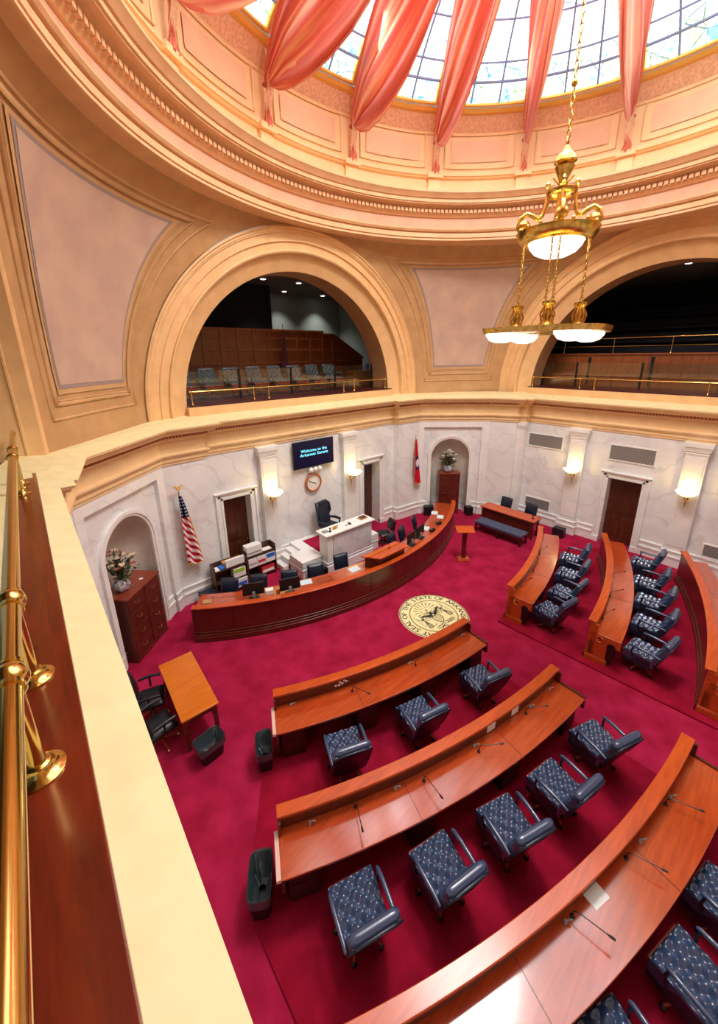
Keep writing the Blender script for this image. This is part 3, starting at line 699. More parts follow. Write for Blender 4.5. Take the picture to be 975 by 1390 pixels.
#PART2
# ------------------------------------------------------------------ desks of the chamber
def senate_desk(label, R0, a0, a1, end, medal, group):
    am = (a0 + a1) / 2; x, y = PA(R0 + .3, am); z0 = .035
    t = thing('curved_desk', label, 'desk', (x, y, z0), group)
    da = lambda m_: math.degrees(m_ / (R0 + .3))
    q = MB(); q.sector(R0 - .02, R0 + .15, 1.0, 1.045, a0, a1, 40); q.build('front_ledge', M['desk'], t, bev=.008)
    q = MB(); q.sector(R0 + .03, R0 + .07, z0 + .14, 1.0, a0 + .05, a1 - .05, 40); q.sector(R0 + .02, R0 + .03, .9, .94, a0, a1, 40); q.sector(R0 + .015, R0 + .03, .24, .27, a0, a1, 40)
    q.build('front_panel', M['deskf'], t)
    q = MB(); q.sector(R0 - .01, R0 + .09, z0, .15, a0, a1, 40); q.sector(R0, R0 + .08, .15, .19, a0, a1, 40); q.build('base_moulding', M['deskf'], t)
    q = MB(); q.sector(R0 + .075, R0 + .11, .77, 1.0, a0 + .1, a1 - .1, 40); q.build('riser_board', M['deskf'], t)
    q = MB(); q.sector(R0 + .1, R0 + .66, .735, .77, a0, a1, 40); q.build('desktop', M['desktop'], t, bev=.006)
    # thin joints between the leaves of the desktop
    q = MB()
    nj = 3
    for k in range(1, nj): q = MB(); q.sector(R0 + .12, R0 + .655, .769, .7712, a0 + (a1 - a0) * k / nj - .02, a0 + (a1 - a0) * k / nj + .02, 1); q.build('joint_line', M['deskf'], t, smooth=0)
    q = MB(); q.sector(R0 + .55, R0 + .57, .60, .735, a0 + .2, a1 - .2, 40); q.build('apron', M['deskd'], t)
    for s, a in ((-1, a0), (1, a1)):
        e0, e1 = (a, a + da(.04)) if s < 0 else (a - da(.04), a)
        q = MB()
        q.sector(R0 + .09, R0 + .66, .55, .80 if (s > 0 and not medal) else .765, e0, e1, 1); q.sector(R0 + .06, R0 + .42, z0 + .0, .55, e0, e1, 1)
        q.sector(R0 + .03, R0 + .2, z0 + .0, .99, e0, e1, 1); q.sector(R0 + .02, R0 + .46, z0, .15, e0 - .06, e1 + .06, 1); q.sector(R0 + .02, R0 + .44, .15, .18, e0 - .04, e1 + .04, 1)
        q.build('end_panel', M['desk'] if (medal and s < 0) else M['deskf'], t, bev=.004)
        if s == end and not medal:
            q = MB(); q.sector(R0 + .13, R0 + .66, .735, .79, a - (da(.055) if s < 0 else 0), a + (0 if s < 0 else da(.055)), 1); q.build('edge_strip', M['pale'], t, label='pale pinkish edge strip at the end of the desk', bev=.004)
    if medal:
        P = PA(R0 + .27, a0 - .02); tang = (math.cos(R(a0)), math.sin(R(a0)))
        Mx = Matrix(((0, math.sin(R(a0)), -tang[0]), (0, -math.cos(R(a0)), -tang[1]), (1, 0, 0)))
        q = MB(); q.lathe([(.0001, .0), (.075, .0), (.078, .012), (.066, .02), (.058, .012), (.04, .016), (.0001, .02)], (P[0], P[1], .66), 24, Mx); q.build('medallion', M['brassd'], t)
        P = PA(R0 + .5, a0 - .03)
        q = MB(); q.lathe([(.0001, .006), (.085, .006), (.085, -.01)], (P[0], P[1], .56), 20, Mx); q.build('cable_hole', M['black'], t)
    n = max(2, round((a1 - a0) / 6.5))
    for k in range(n + 1):
        a = a0 + da(.08) + (a1 - a0 - da(.5)) * k / n
        q = MB(); q.sector(R0 + .1, R0 + .54, z0 + .06, .735, a, a + da(.4), 3); q.sector(R0 + .1, R0 + .52, z0, z0 + .06, a + .06, a + da(.4) - .06, 3)
        b = q.build('pedestal', M['deskd'], t, bev=.004)
        for z1, z2 in ((.16, .4), (.43, .70)):
            d = MB(); d.sector(R0 + .54, R0 + .552, z1, z2, a + .12, a + da(.4) - .12, 2); d.build('drawer_front', M['deskd'], b)
    return t
M['pale'] = mat('pale_pink_edge', (226, 190, 176), .3)
G1 = 'curved senators desks'
ROW = {'L1': (12.06, -25.0, -3.9), 'L2': (13.98, -25.3, -3.0), 'L3': (15.96, -24.5, -2.2), 'R1': (12.06, 5.3, 25.8), 'R2': (13.98, 5.0, 26.6), 'R3': (15.98, 4.85, 24.6)}
DL = {'L1': 'short curved wooden desk nearest the floor seal, left of the aisle', 'L2': 'curved wooden desk with pinkish sheen in the middle of the left block', 'L3': 'curved wooden desk in the lower right corner with long microphones and a sheet of paper',
      'R1': 'curved orange desk right of the aisle, nearest the tufted bench', 'R2': 'curved orange desk in the middle right, ending before the dark doorway', 'R3': 'curved desk cut off at the right edge of the picture'}
for k, (r0, a0, a1) in ROW.items(): senate_desk(DL[k], r0, a0, a1, -1, k[0] == 'R', G1)

# ---- tufted cushions
def tuft(u, v, nx, ny, amp):
    a = u * nx; b = v * ny
    g = (abs(math.sin(PI * (a + b) / 2)) * abs(math.sin(PI * (a - b) / 2))) ** .5
    return amp * (.25 * g + .75 * (.5 - .5 * math.cos(PI * a) * math.cos(PI * b)))
def cushion(mb, fr, w, d, h, nx=9, ny=9, amp=.03, n=30, r=.06, crown=.02, fn=None):
    """top at local z: fr(x, y, z); x across (-w/2..w/2), y along (-d/2..d/2)"""
    def top(u, v):
        x = (u - .5) * w; y = (v - .5) * d
        e = min(w / 2 - abs(x), d / 2 - abs(y)); k = min(1, max(0, e / r)); rd = math.sqrt(max(0, 1 - (1 - k) ** 2))
        z = h - r * (1 - rd) + tuft(u, v, nx, ny, amp) * rd - amp * rd + crown * (1 - (2 * u - 1) ** 2) * (1 - (2 * v - 1) ** 2)
        sh = 1 - .015 * (1 - rd)
        return fr(x * sh, y * sh, z)
    mb.grid(top, n, n)
    # skirt and bottom
    per = [(-w / 2, -d / 2), (w / 2, -d / 2), (w / 2, d / 2), (-w / 2, d / 2)]
    b = len(mb.v)
    mb.v += [tuple(fr(x * .985, y * .985, h - r)) for x, y in per] + [tuple(fr(x * .97, y * .97, 0)) for x, y in per]
    mb.f += [(b, b + 1, b + 5, b + 4), (b + 1, b + 2, b + 6, b + 5), (b + 2, b + 3, b + 7, b + 6), (b + 3, b, b + 4, b + 7), (b + 4, b + 5, b + 6, b + 7)]
def tilt(c, ang):
    """frame for a back: x across, local y up the back, local z towards the front (+y world)"""
    ca, sa = math.cos(ang), math.sin(ang)
    return lambda x, y, z: (c[0] + x, c[1] - y * sa + z * ca, c[2] + y * ca + z * sa)
def make_tufted_chair(leather, name='tufted_chair', group=None, plain=False):
    t = thing(name, 'x', 'chair', (0, 0, 0), group)
    q = MB(); cushion(q, lambda x, y, z: (x * (1 + .06 * (y / .56)), y + .02, .29 + z), .58, .58, .225, 6, 6, .07, 48, .05, .02); q.build('seat', M[leather], t, smooth=75)
    q = MB(); q.box(-.28, .28, .30, .335, .34, .44); q.build('seat_apron', M['apron'], t, bev=.012, label='reddish wooden front rail under the seat')
    q = MB(); bf = tilt((0, -.26, .44), R(20))
    cushion(q, lambda x, y, z: bf(x * (1 + .05 * y), y + .26, z - .04), .58, .56, .13, 6, 6, .06, 36, .055, .01)
    q.build('backrest', M[leather], t, smooth=75)
    q = MB(); q.tube([bf(x, .525, .02) for x in [-.29 + .58 * i / 10 for i in range(11)]], [.045] + [.062] * 9 + [.045], 12); q.build('top_roll', M[leather], t, smooth=75)
    q = MB(); 
    q.grid(lambda u, v: bf((u - .5) * .57, -.22 + .75 * v, -.055 - .02 * math.sin(PI * u)), 8, 6); q.box(-.285, -.27, -.2, .3, .2, .42); q.box(.27, .285, -.2, .3, .2, .42); q.tube([bf(x, y, -.05) for x, y in ((-.29, .02), (-.30, .5), (-.2, .54), (.2, .54), (.30, .5), (.29, .02))], .016, 6); q.build('back_shell', M['navyd'] if leather == 'navy' else M['black'], t, smooth=60)
    for s in (-1, 1):
        q = MB(); q.tube([(s * .31, -.36, .63), (s * .315, -.2, .655), (s * .32, .0, .66), (s * .315, .14, .655), (s * .31, .17, .64)], [.022, .027, .028, .027, .018], 10); a = q.build('armrest', M[leather], t, smooth=60)
        q = MB(); q.tube([(s * .31, .13, .64), (s * .315, .15, .52), (s * .30, .12, .36)], .018, 8); q.build('arm_support', M['navyd'], a, smooth=60)
    q = MB(); q.lathe([(.0001, .09), (.035, .09), (.035, .22), (.05, .24), (.05, .3), (.16, .33), (.16, .37), (.0001, .37)], (0, 0, 0), 12); q.build('pedestal', M['black'], t)
    for k in range(5):
        a = 2 * PI * k / 5 + .3; c, s = math.cos(a), math.sin(a)
        q = MB(); q.tube([(.03 * c, .03 * s, .12), (.2 * c, .2 * s, .10), (.30 * c, .30 * s, .075)], [.03, .026, .02], 8); l = q.build('leg', M['apron'], t, smooth=60)
        q = MB(); q.ball((.30 * c, .30 * s, .035), .034, 10); q.build('caster', M['black'], l)
    return t
chairs = make_tufted_chair('navy')
# (x, y, heading degrees from +y towards +x)
L1c = [(-4.36, .52, 22), (-2.97, .12, 14), (-1.42, -.18, 16)]
L2c = [(-5.46, -1.12, 17), (-4.42, -1.52, 13), (-3.34, -1.83, 18), (-2.30, -2.06, 11), (-1.06, -2.20, 19)]
L3c = [(-4.3, -3.5, 20), (-3.14, -3.86, 14), (-2.12, -3.98, 12)]
R1c = [(1.84, -.14, 10), (2.88, -.02, 2), (3.96, .28, -8), (4.98, .62, -14)]
R2c = [(1.98, -2.12, 6), (3.08, -1.92, -1), (4.15, -1.68, -4), (5.12, -1.36, -6), (6.33, -.98, -4)]
ORD = ['nearest', 'second from', 'third from', 'fourth from', 'farthest from']
first = True
L1n = ['tufted navy chair behind the front left desk, nearest its waste bin', 'tufted navy chair behind the middle of the front left desk', 'tufted navy chair behind the front left desk, nearest the aisle']
L2n = ['tufted navy chair nearest the waste bin at the middle left desk', 'tufted navy chair second from the waste bin at the middle left desk', 'tufted navy chair at the centre of the middle left desk', 'tufted navy chair second from the aisle at the middle left desk', 'tufted navy chair nearest the aisle at the middle left desk']
L3n = ['tufted navy chair behind the lower right desk, deepest in the bottom edge', 'tufted navy chair half cut off at the bottom edge behind the lower right desk', 'tufted navy chair at the right edge behind the lower right desk']
R1n = ['tufted navy chair nearest the aisle at the right front desk', 'tufted navy chair second from the aisle at the right front desk', 'tufted navy chair third from the aisle at the right front desk', 'tufted navy chair farthest from the aisle at the right front desk']
R2n = ['tufted navy chair nearest the aisle at the right middle desk', 'tufted navy chair second from the aisle at the right middle desk', 'tufted navy chair in the centre of five at the right middle desk', 'tufted navy chair fourth from the aisle at the right middle desk', 'tufted navy chair nearest the wall at the right middle desk']
for lst, nm in ((L1c, L1n), (L2c, L2n), (L3c, L3n), (R1c, R1n), (R2c, R2n)):
    for (x, y, h), lb in zip(lst, nm):
        place(chairs, first, (x, y, .036), -R(h), lb, 'tufted leather chairs of the senators'); first = False

# ---- gooseneck microphones and small fittings on the desks
def make_mic():
    t = thing('gooseneck_microphone', 'x', 'microphone', (0, 0, 0))
    q = MB(); q.lathe([(.0001, 0), (.026, 0), (.026, .012), (.012, .02), (.012, .05), (.0001, .05)], (0, 0, 0), 12); q.build('base', M['black'], t)
    q = MB(); q.tube([(0, 0, .04), (0, 0, .09), (.0, .02, .12), (0, .06, .135), (0, .34, .15)], .006, 7); q.build('gooseneck', M['black'], t)
    q = MB(); q.tube([(0, .32, .149), (0, .35, .151), (0, .39, .153)], [.008, .014, .012], 8); q.build('microphone_head', M['black'], t)
    return t
mic = make_mic(); fm = True
def put_mic(bx, by, tx, ty, z, label):
    global fm
    place(mic, fm, (bx, by, z), math.atan2(-(tx - bx), ty - by), label, 'desk microphones'); fm = False
ml = [((-1.65, -3.22), (-1.5, -3.62), 'upper of the three long microphones on the lower right desk'), ((-2.75, -3.06), (-2.65, -3.42), 'middle one of the three long microphones on the lower right desk'), ((-3.80, -2.84), (-3.74, -3.2), 'long microphone beside the sheet of paper, lowest on the lower right desk'),
      ((4.15, -.72), (4.68, -1.08), 'microphone farthest from the aisle on the right middle desk'), ((3.12, -1.01), (3.63, -1.3), 'central of three microphones on the right middle desk'), ((2.02, -1.2), (2.66, -1.42), 'microphone nearest the aisle on the right middle desk'),
      ((3.92, 1.22), (4.73, 1.12), 'microphone farthest from the aisle on the right front desk'), ((2.82, .84), (3.4, .9), 'second microphone on the right front desk, near its middle'), ((1.85, .74), (2.2, .6), 'microphone nearest the aisle on the right front desk'),
      ((-4.92, -.42), (-5.04, -.66), 'microphone nearest the waste bin on the middle left desk'), ((-3.94, -.82), (-3.98, -1.05), 'second microphone from the waste bin on the middle left desk'), ((-2.95, -1.1), (-2.7, -1.3), 'microphone at the middle of the middle left desk'), ((-1.75, -1.26), (-1.5, -1.45), 'microphone nearest the aisle on the middle left desk'),
      ((-3.72, 1.1), (-3.66, .9), 'small microphone beside the white switches on the front left desk'), ((-2.36, .74), (-2.1, .66), 'small microphone on the front left desk toward the aisle')]
for b, tt, lb in ml:
    rr_ = math.hypot(b[0] - DC[0], b[1] - DC[1]); r0_ = max(q for q in (12.06, 13.98, 15.96) if q < rr_ + .1); k_ = max(rr_, r0_ + .165) / rr_
    put_mic(DC[0] + (b[0] - DC[0]) * k_, DC[1] + (b[1] - DC[1]) * k_, *tt, .771, lb)
def card(name, m, P, label, cat, z0=.7715, th=.003, grp=None):
    q = MB(); n = len(P); q.add([(x, y, z0) for x, y in P] + [(x, y, z0 + th) for x, y in P], [tuple(range(n))[::-1], tuple(range(n, 2 * n))] + [(i, (i + 1) % n, n + (i + 1) % n, n + i) for i in range(n)])
    return solo(q, name, m, label, cat, grp, smooth=0)
card('paper_sheet', M['paper'], [(-3.51, -2.83), (-3.27, -2.88), (-3.31, -3.06), (-3.55, -3.0)], 'white sheet of paper lying on the lower right desk', 'paper')
for a, lb in ((-10.85, 'small white notice card on the riser of the middle left desk, farther from the aisle'), (-8.4, 'small white notice card on the riser of the middle left desk, nearer the aisle')):
    q = MB(); q.sector(13.98 + .11, 13.98 + .114, .80, .97, a - .38, a + .38, 2); solo(q, 'notice_card', M['paper'], lb, 'card', 'notice cards', smooth=0)
q = MB()
for da_, z in ((-.5, .85), (-.2, .84), (.1, .86), (-.1, .90), (.3, .91), (.5, .88)): q.sector(12.06 + .11, 12.06 + .118, z, z + .035, -19.2 + da_, -19.2 + da_ + .22, 1)
solo(q, 'switch_plate', M['white'], 'cluster of white switch plates on the front left desk riser', 'switch', smooth=0)
k = 0
for r0, aa, dl in ((12.06, (-23.6, -12.2, -5.2), 'front left'), (13.98, (-23.6, -18.5, -12.6, -7.0, -4.4), 'middle left'), (15.96, (-14.6, -9.2, -5.9), 'lower right')):
    for i, a in enumerate(aa):
        P = PA(r0 + .17, a); q = MB(); q.lathe([(.0001, 0), (.02, 0), (.02, .03), (.012, .035), (.012, .055), (.0001, .055)], (P[0], P[1], .7715), 10); q.tube([(P[0], P[1], .81), (P[0] + .03, P[1] - .03, .84), (P[0] + .06, P[1] - .05, .83)], .008, 6)
        solo(q, 'earpiece_hook', M['grey'], '%s small silver earpiece hook on the %s desk, counted from its left end' % (['first', 'second', 'third', 'fourth', 'fifth'][i], dl), 'hook', 'earpiece hooks')

# ---- waste bins
def bin_(x, y, rz, label, w=.34, d=.22, h=.38, z=0.):
    t = thing('waste_bin', label, 'bin', (x, y, z), 'black waste bins')
    q = MB(); n = 28
    def rr(s, zz, k):
        a = 2 * PI * k / n; c, si = math.cos(a), math.sin(a); e = .35
        return (s * w * .5 * math.copysign(abs(c) ** e, c) + x, s * d * .5 * math.copysign(abs(si) ** e, si) + y, zz + z)
    L_ = [(.82, 0), (1., h), (.96, h), (.79, .02)]
    q.grid(lambda u, v: rr(*L_[min(3, int(v * 3 + 1e-6))], int(round(u * n)) % n), n, 3, cu=True)
    q.add([rr(.8, .02, k) for k in range(n)], [tuple(range(n))]); b = q.build('bin_body', M['black'], t, smooth=40)
    l = MB(); rnd = random.Random(5)
    l.grid(lambda u, v: (lambda p: (p[0], p[1], p[2] + rnd.uniform(-.012, .012)))(rr([1.07, 1.05, .95, .8, .3][min(4, int(v * 4 + 1e-6))], [h - .12, h + .015, h - .01, .16, .1][min(4, int(v * 4 + 1e-6))], int(round(u * n)) % n)), n, 4, cu=True); l.build('bin_liner', M['liner'], t, smooth=60, label='shiny dark plastic liner')
    t.rotation_euler = (0, 0, rz); return t
M['liner'] = mat('shiny_dark_liner', (52, 62, 66), .12, spec=.8)
def rot_thing(t): return t
bin_(-5.35, 1.53, R(66), 'black waste bin with liner at the end of the front left desk', .46, .27, .42, .036)
bin_(-6.22, -.06, R(58), 'black waste bin with liner at the end of the middle left desk', .52, .29, .44, .036)
bin_(-6.02, 2.3, R(8), 'black waste bin with liner at the end of the small oak table', .46, .34, .36)

# ---- small oak table on the left with two office chairs
t = thing('side_table', 'honey coloured wooden table beside the balcony wall', 'table', (-6.0, 3.38, 0))
frT = (lambda u, w, z: (-6.0 + u * .998 + w * .03, 3.38 + w * .998 - u * .03, z))
q = MB(); q.fbox(frT, -.325, .325, -.83, .83, .72, .76); q.build('tabletop', M['ochre'], t, bev=.01)
q = MB(); q.fbox(frT, -.27, .27, -.77, -.74, .6, .72); q.fbox(frT, -.27, .27, .74, .77, .6, .72); q.fbox(frT, .25, .28, -.77, .77, .3, .72); q.fbox(frT, -.28, -.25, -.77, .77, .62, .72); q.build('apron', M['chest'], t)
for u in (-.26, .26):
    for w in (-.76, .76):
        q = MB(); q.fbox(frT, u - .035, u + .035, w - .035, w + .035, 0, .72); q.build('leg', M['chest'], t, bev=.005)
def office_chair(m, arms=True, back_h=.5, seat_z=.46, wood_base=False, name='office_chair'):
    t = thing(name, 'x', 'chair', (0, 0, 0))
    q = MB(); cushion(q, lambda x, y, z: (x, y, seat_z - .09 + z), .5, .5, .1, 1, 1, .0, 10, .05, .03); q.build('seat', M[m], t, smooth=75)
    bf = tilt((0, -.24, seat_z + .02), R(12))
    q = MB(); cushion(q, lambda x, y, z: bf(x, y + back_h / 2 + .04, z - .03 - .0), .48, back_h, .1, 1, 1, 0, 12, .05, .03); q.tube([bf(x, back_h + .0, .0) for x in (-.2, -.1, 0, .1, .2)], .05, 10); q.build('backrest', M[m], t, smooth=75)
    if arms:
        for s in (-1, 1):
            q = MB(); q.tube([(s * .29, -.2, seat_z + .2), (s * .3, .0, seat_z + .22), (s * .29, .2, seat_z + .2)], .028, 8); q.tube([(s * .29, .0, seat_z + .2), (s * .27, .0, seat_z)], .02, 8); q.build('armrest', M[m], t)
    q = MB(); q.lathe([(.0001, .08), (.03, .08), (.03, seat_z - .12), (.12, seat_z - .1), (.12, seat_z - .08), (.0001, seat_z - .08)], (0, 0, 0), 12); q.build('column', M['black'], t)
    for k in range(5):
        a = 2 * PI * k / 5; c, s = math.cos(a), math.sin(a)
        q = MB(); q.tube([(.02 * c, .02 * s, .11), (.18 * c, .18 * s, .09), (.28 * c, .28 * s, .07)], [.026, .022, .018], 8); l = q.build('leg', M['apron' if wood_base else 'black'], t)
        q = MB(); q.ball((.28 * c, .28 * s, .03), .03, 8); q.build('caster', M['brassd' if wood_base else 'black'], l)
    return t
oc = office_chair('blackl', True, .5, .46, True)
place(oc, True, (-6.58, 3.86, 0), R(-105), 'black office chair at the honey wooden table, the farther of its two', 'office chairs at the oak table')
place(oc, False, (-6.62, 3.12, 0), R(-80), 'black office chair at the honey wooden table, nearer the balcony', 'office chairs at the oak table')

# ---- clerks' desk (rostrum)
RC = (0.02, 12.62); R0, R1_ = 8.98, 8.98
def sec(mb, r0, r1, z0, z1, a0, a1, n=60): mb.sector(r0, r1, z0, z1, a0, a1, n, RC)
t = thing('clerk_desk', 'long curved mahogany clerks desk in front of the marble rostrum', 'desk', (0, 4.0, 0))
A0, A1 = -36.0, 36.9
q = MB(); sec(q, 8.83, 9.0, .95, .985, A0, A1); q.build('top_ledge', M['desk'], t, bev=.01)
q = MB(); sec(q, 8.88, 8.95, .2, .95, A0 + .1, A1 - .1); sec(q, 8.88, 8.975, .9, .95, A0 + .05, A1 - .05); q.build('front_panel', M['deskf'], t)
for k in range(0, 13): a = A0 + (A1 - A0) * k / 12; q = MB(); sec(q, 8.94, 8.956, .3, .9, a - .035, a + .035, 1); q.build('panel_joint', M['deskd'], t, smooth=0)
q = MB(); sec(q, 8.86, 9.0, 0, .14, A0, A1); sec(q, 8.86, 8.98, .14, .2, A0, A1); sec(q, 8.86, 8.965, .24, .27, A0, A1); q.build('base_moulding', M['deskf'], t, bev=.008)
q = MB(); sec(q, 8.18, 8.86, .805, .84, A0, A1); q.build('work_surface', M['desktop'], t, bev=.006)
q = MB(); sec(q, 8.84, 8.87, .84, .95, A0, A1); q.build('riser_board', M['deskf'], t)
for s, a in ((-1, A0), (1, A1)):
    q = MB(); e = sorted((a, a - s * .3)); sec(q, 8.2, 8.95, 0, .805, e[0], e[1], 1); q.build('end_panel', M['deskf'], t)
q = MB(); sec(q, 8.22, 8.9, .845, .86, A1 - .5, A1 + .02, 1); q.build('end_rail', M['deskf'], t)
# reading stand in the middle of the clerks' desk
t = thing('reading_stand', 'large wooden slanted reading stand in the middle of the clerks desk', 'stand', (.0, 3.95, .84))
tp = [(-.80, 4.22), (-.50, 3.70), (.68, 3.70), (.62, 4.24)]
q = MB(); b_ = [(-.70, 4.16), (-.46, 3.825), (.62, 3.825), (.54, 4.16)]
q.add([(x, y, .842) for x, y in b_] + [(x, y, 1.2 - (y - 3.7) * .06) for x, y in b_], [(3, 2, 1, 0), (4, 5, 6, 7), (0, 1, 5, 4), (1, 2, 6, 5), (2, 3, 7, 6), (3, 0, 4, 7)]); q.build('stand_body', M['deskf'], t)
q = MB(); q.add([(x, y, 1.2 - (y - 3.7) * .06) for x, y in tp] + [(x, y, 1.24 - (y - 3.7) * .06) for x, y in tp], [(3, 2, 1, 0), (4, 5, 6, 7), (0, 1, 5, 4), (1, 2, 6, 5), (2, 3, 7, 6), (3, 0, 4, 7)]); q.build('slanted_top', M['desk'], t, bev=.008)
q = MB(); q.add([(-.72, 4.02, 1.222), (.6, 4.02, 1.222), (.6, 4.05, 1.222), (-.72, 4.05, 1.222), (-.72, 4.02, 1.245), (.6, 4.02, 1.245), (.6, 4.05, 1.245), (-.72, 4.05, 1.245)], [(3, 2, 1, 0), (4, 5, 6, 7), (0, 1, 5, 4), (1, 2, 6, 5), (2, 3, 7, 6), (3, 0, 4, 7)]); q.build('book_ledge', M['ochre'], t)
put_mic(.12, 3.98, .05, 4.2, 1.222, 'microphone rising from the slanted wooden reading stand')
# staff chairs
sc = office_chair('navyd', False, .46, .47, name='staff_chair')
st = [(-4.22, 5.78, 40, 'navy staff chair nearest the left end of the clerks desk'), (-3.52, 5.4, 36, 'navy staff chair behind the first monitor from the left'), (-2.74, 5.02, 32, 'navy staff chair behind the second monitor from the left'), (-1.94, 4.78, 20, 'navy staff chair next to the marble side block, left of the reading stand'), (-.98, 4.74, 12, 'navy staff chair just left of the reading stand'),
      (1.34, 4.72, -20, 'navy staff chair just right of the reading stand'), (1.98, 4.84, -26, 'navy staff chair second right of the reading stand'), (3.06, 5.2, -38, 'navy staff chair nearest the right end of the clerks desk')]
for i, (x, y, h, lb) in enumerate(st): place(sc, i == 0, (x, y, 0), PI - R(h), lb, 'staff chairs at the clerks desk')
# monitors
def make_monitor():
    t = thing('monitor', 'x', 'monitor', (0, 0, 0))
    q = MB(); q.box(-.27, .27, -.02, .02, .1, .44); q.build('screen_case', M['black'], t, bev=.008)
    q = MB(); q.box(-.255, .255, .02, .022, .115, .425); q.build('display', M['blackl'], t)
    q = MB(); q.box(-.035, .035, -.055, -.02, .04, .2); q.build('stand_neck', M['grey'], t, bev=.004)
    q = MB(); q.box(-.13, .13, -.12, .08, 0, .015); q.build('stand_base', M['black'], t, bev=.004)
    return t
mo = make_monitor()
for i, (x, y, h, lb) in enumerate([(-3.82, 4.94, 24, 'black monitor on the clerks desk, farther left one'), (-3.0, 4.52, 20, 'black monitor on the clerks desk beside the small gold box'), (1.36, 4.2, -14, 'black monitor just right of the reading stand'), (1.95, 4.34, -14, 'second black monitor right of the reading stand')]):
    place(mo, i == 0, (x, y, .8415), R(-h) if x > 0 else -R(h) + 0, lb, 'monitors on the clerks desk')
def sheet(name, m, x, y, z, w, d, rz, label, cat, th=.004, grp=None):
    c, s = math.cos(rz), math.sin(rz)
    return card(name, m, [(x + u * c - v * s, y + u * s + v * c) for u, v in ((-w / 2, -d / 2), (w / 2, -d / 2), (w / 2, d / 2), (-w / 2, d / 2))], label, cat, z, th, grp)
for x, y, rz, lb in ((4.0, 5.36, .6, 'pale paper at the far right end of the clerks desk'), (3.86, 4.98, .6, 'pale paper beside the telephone on the clerks desk'), (2.66, 4.68, .5, 'pale paper second right of the reading stand on the clerks desk'), (-1.0, 4.28, -.1, 'pale paper just left of the reading stand'), (-2.42, 4.66, -.4, 'pale paper right of the left monitors')):
    sheet('paper_sheet', M['paperb'], x, y, .8415, .32, .24, rz, lb, 'paper')
# acrylic trays, telephones, little boxes
def acrylic(x, y, w, d, h, rz, label):
    t = thing('acrylic_tray', label, 'tray', (x, y, .8415)); q = MB(); c, s = math.cos(rz), math.sin(rz); fr = lambda u, v, z: (x + u * c - v * s, y + u * s + v * c, z + .772)
    for a in ((-w / 2, w / 2, -d / 2, -d / 2 + .006, 0, h), (-w / 2, w / 2, d / 2 - .006, d / 2, 0, h), (-w / 2, -w / 2 + .006, -d / 2, d / 2, 0, h), (w / 2 - .006, w / 2, -d / 2, d / 2, 0, h)): q.fbox(fr, *a)
    q.build('tray_wall', M['glass'], t, smooth=0); q = MB(); q.fbox(fr, -w / 2, w / 2, -d / 2, d / 2, 0, .005); q.build('tray_floor', M['glass'], t, smooth=0)
acrylic(-4.5, 5.36, .6, .34, .1, -.62, 'clear acrylic tray at the left end of the clerks desk'); acrylic(-2.0, 4.36, .42, .2, .14, -.28, 'clear acrylic tray near the marble side block')
sheet('wooden_box', M['card'], -4.82, 5.5, .8415, .22, .16, -.62, 'small tan box at the left tip of the clerks desk', 'box', .07)
sheet('paper_box', M['paper'], -3.42, 4.86, .8415, .2, .14, -.4, 'small white box between the two left monitors', 'box', .12)
sheet('gold_box', M['ochre'], -3.26, 4.70, .8415, .1, .12, -.4, 'small gold box between the two left monitors', 'box', .15)
def phone(x, y, rz, label):
    t = thing('desk_telephone', label, 'telephone', (0, 0, 0)); q = MB(); q.add([(-.1, -.1, 0), (.1, -.1, 0), (.1, .1, 0), (-.1, .1, 0), (-.1, -.1, .03), (.1, -.1, .03), (.1, .1, .07), (-.1, .1, .07)], [(3, 2, 1, 0), (4, 5, 6, 7), (0, 1, 5, 4), (1, 2, 6, 5), (2, 3, 7, 6), (3, 0, 4, 7)]); q.build('phone_body', M['black'], t)
    q = MB(); q.tube([(-.07, -.08, .06), (-.07, 0, .085), (-.07, .08, .095)], [.022, .014, .022], 8); q.build('handset', M['black'], t); t.location = (x, y, .8415); t.rotation_euler = (0, 0, rz)
phone(3.3, 4.62, 2.6, 'black telephone on the right half of the clerks desk'); phone(2.66, 4.40, 2.6, 'black telephone just right of the two monitors on the clerks desk')

# ---- marble rostrum with steps
t = thing('marble_rostrum', 'white marble speaker rostrum with steps on a raised dais', 'rostrum', (-.05, 6.2, 0))
def mbox(x0, x1, y0, y1, z0, z1, name, m='marbtrim', bev=.012): 
    q = MB(); q.box(x0, x1, y0, y1, z0, z1); return q.build(name, M[m], t, smooth=0, bev=bev)
q = MB(); q.box(-.98, .92, 5.66, 6.06, 0, 1.33); q.build('desk_body', M['marbtrim'], t, smooth=0)
q = MB(); q.box(-.74, .90, 5.625, 5.66, .46, 1.3); q.build('front_panel', M['marble2'], t, smooth=0)
q = MB(); q.box(-1.02, .96, 5.60, 6.1, 0, .32); q.box(-1.0, .94, 5.63, 6.08, .32, .38); q.box(-1.01, .95, 5.615, 6.09, .38, .43); q.build('plinth', M['marbtrim'], t, smooth=0, bev=.01)
q = MB(); q.box(-.98, -.76, 5.63, 5.67, .43, 1.33); q.build('corner_pier', M['marbtrim'], t, smooth=0, bev=.008)
q = MB(); q.box(-1.06, .99, 5.55, 6.14, 1.37, 1.42); q.box(-1.02, .95, 5.60, 6.1, 1.33, 1.37); q.build('top_slab', M['white'], t, smooth=0, bev=.01)
for x0, x1 in ((-1.74, -1.0), (.94, 1.5)):
    q = MB(); q.box(x0, x1, 5.92, 6.7, .36, .6); q.box(x0 - .02, x1 + .02, 5.9, 6.72, .3, .34); q.box(x0, x1, 5.92, 6.7, 0, .3); q.build('side_block', M['marbtrim'], t, smooth=0, bev=.01)
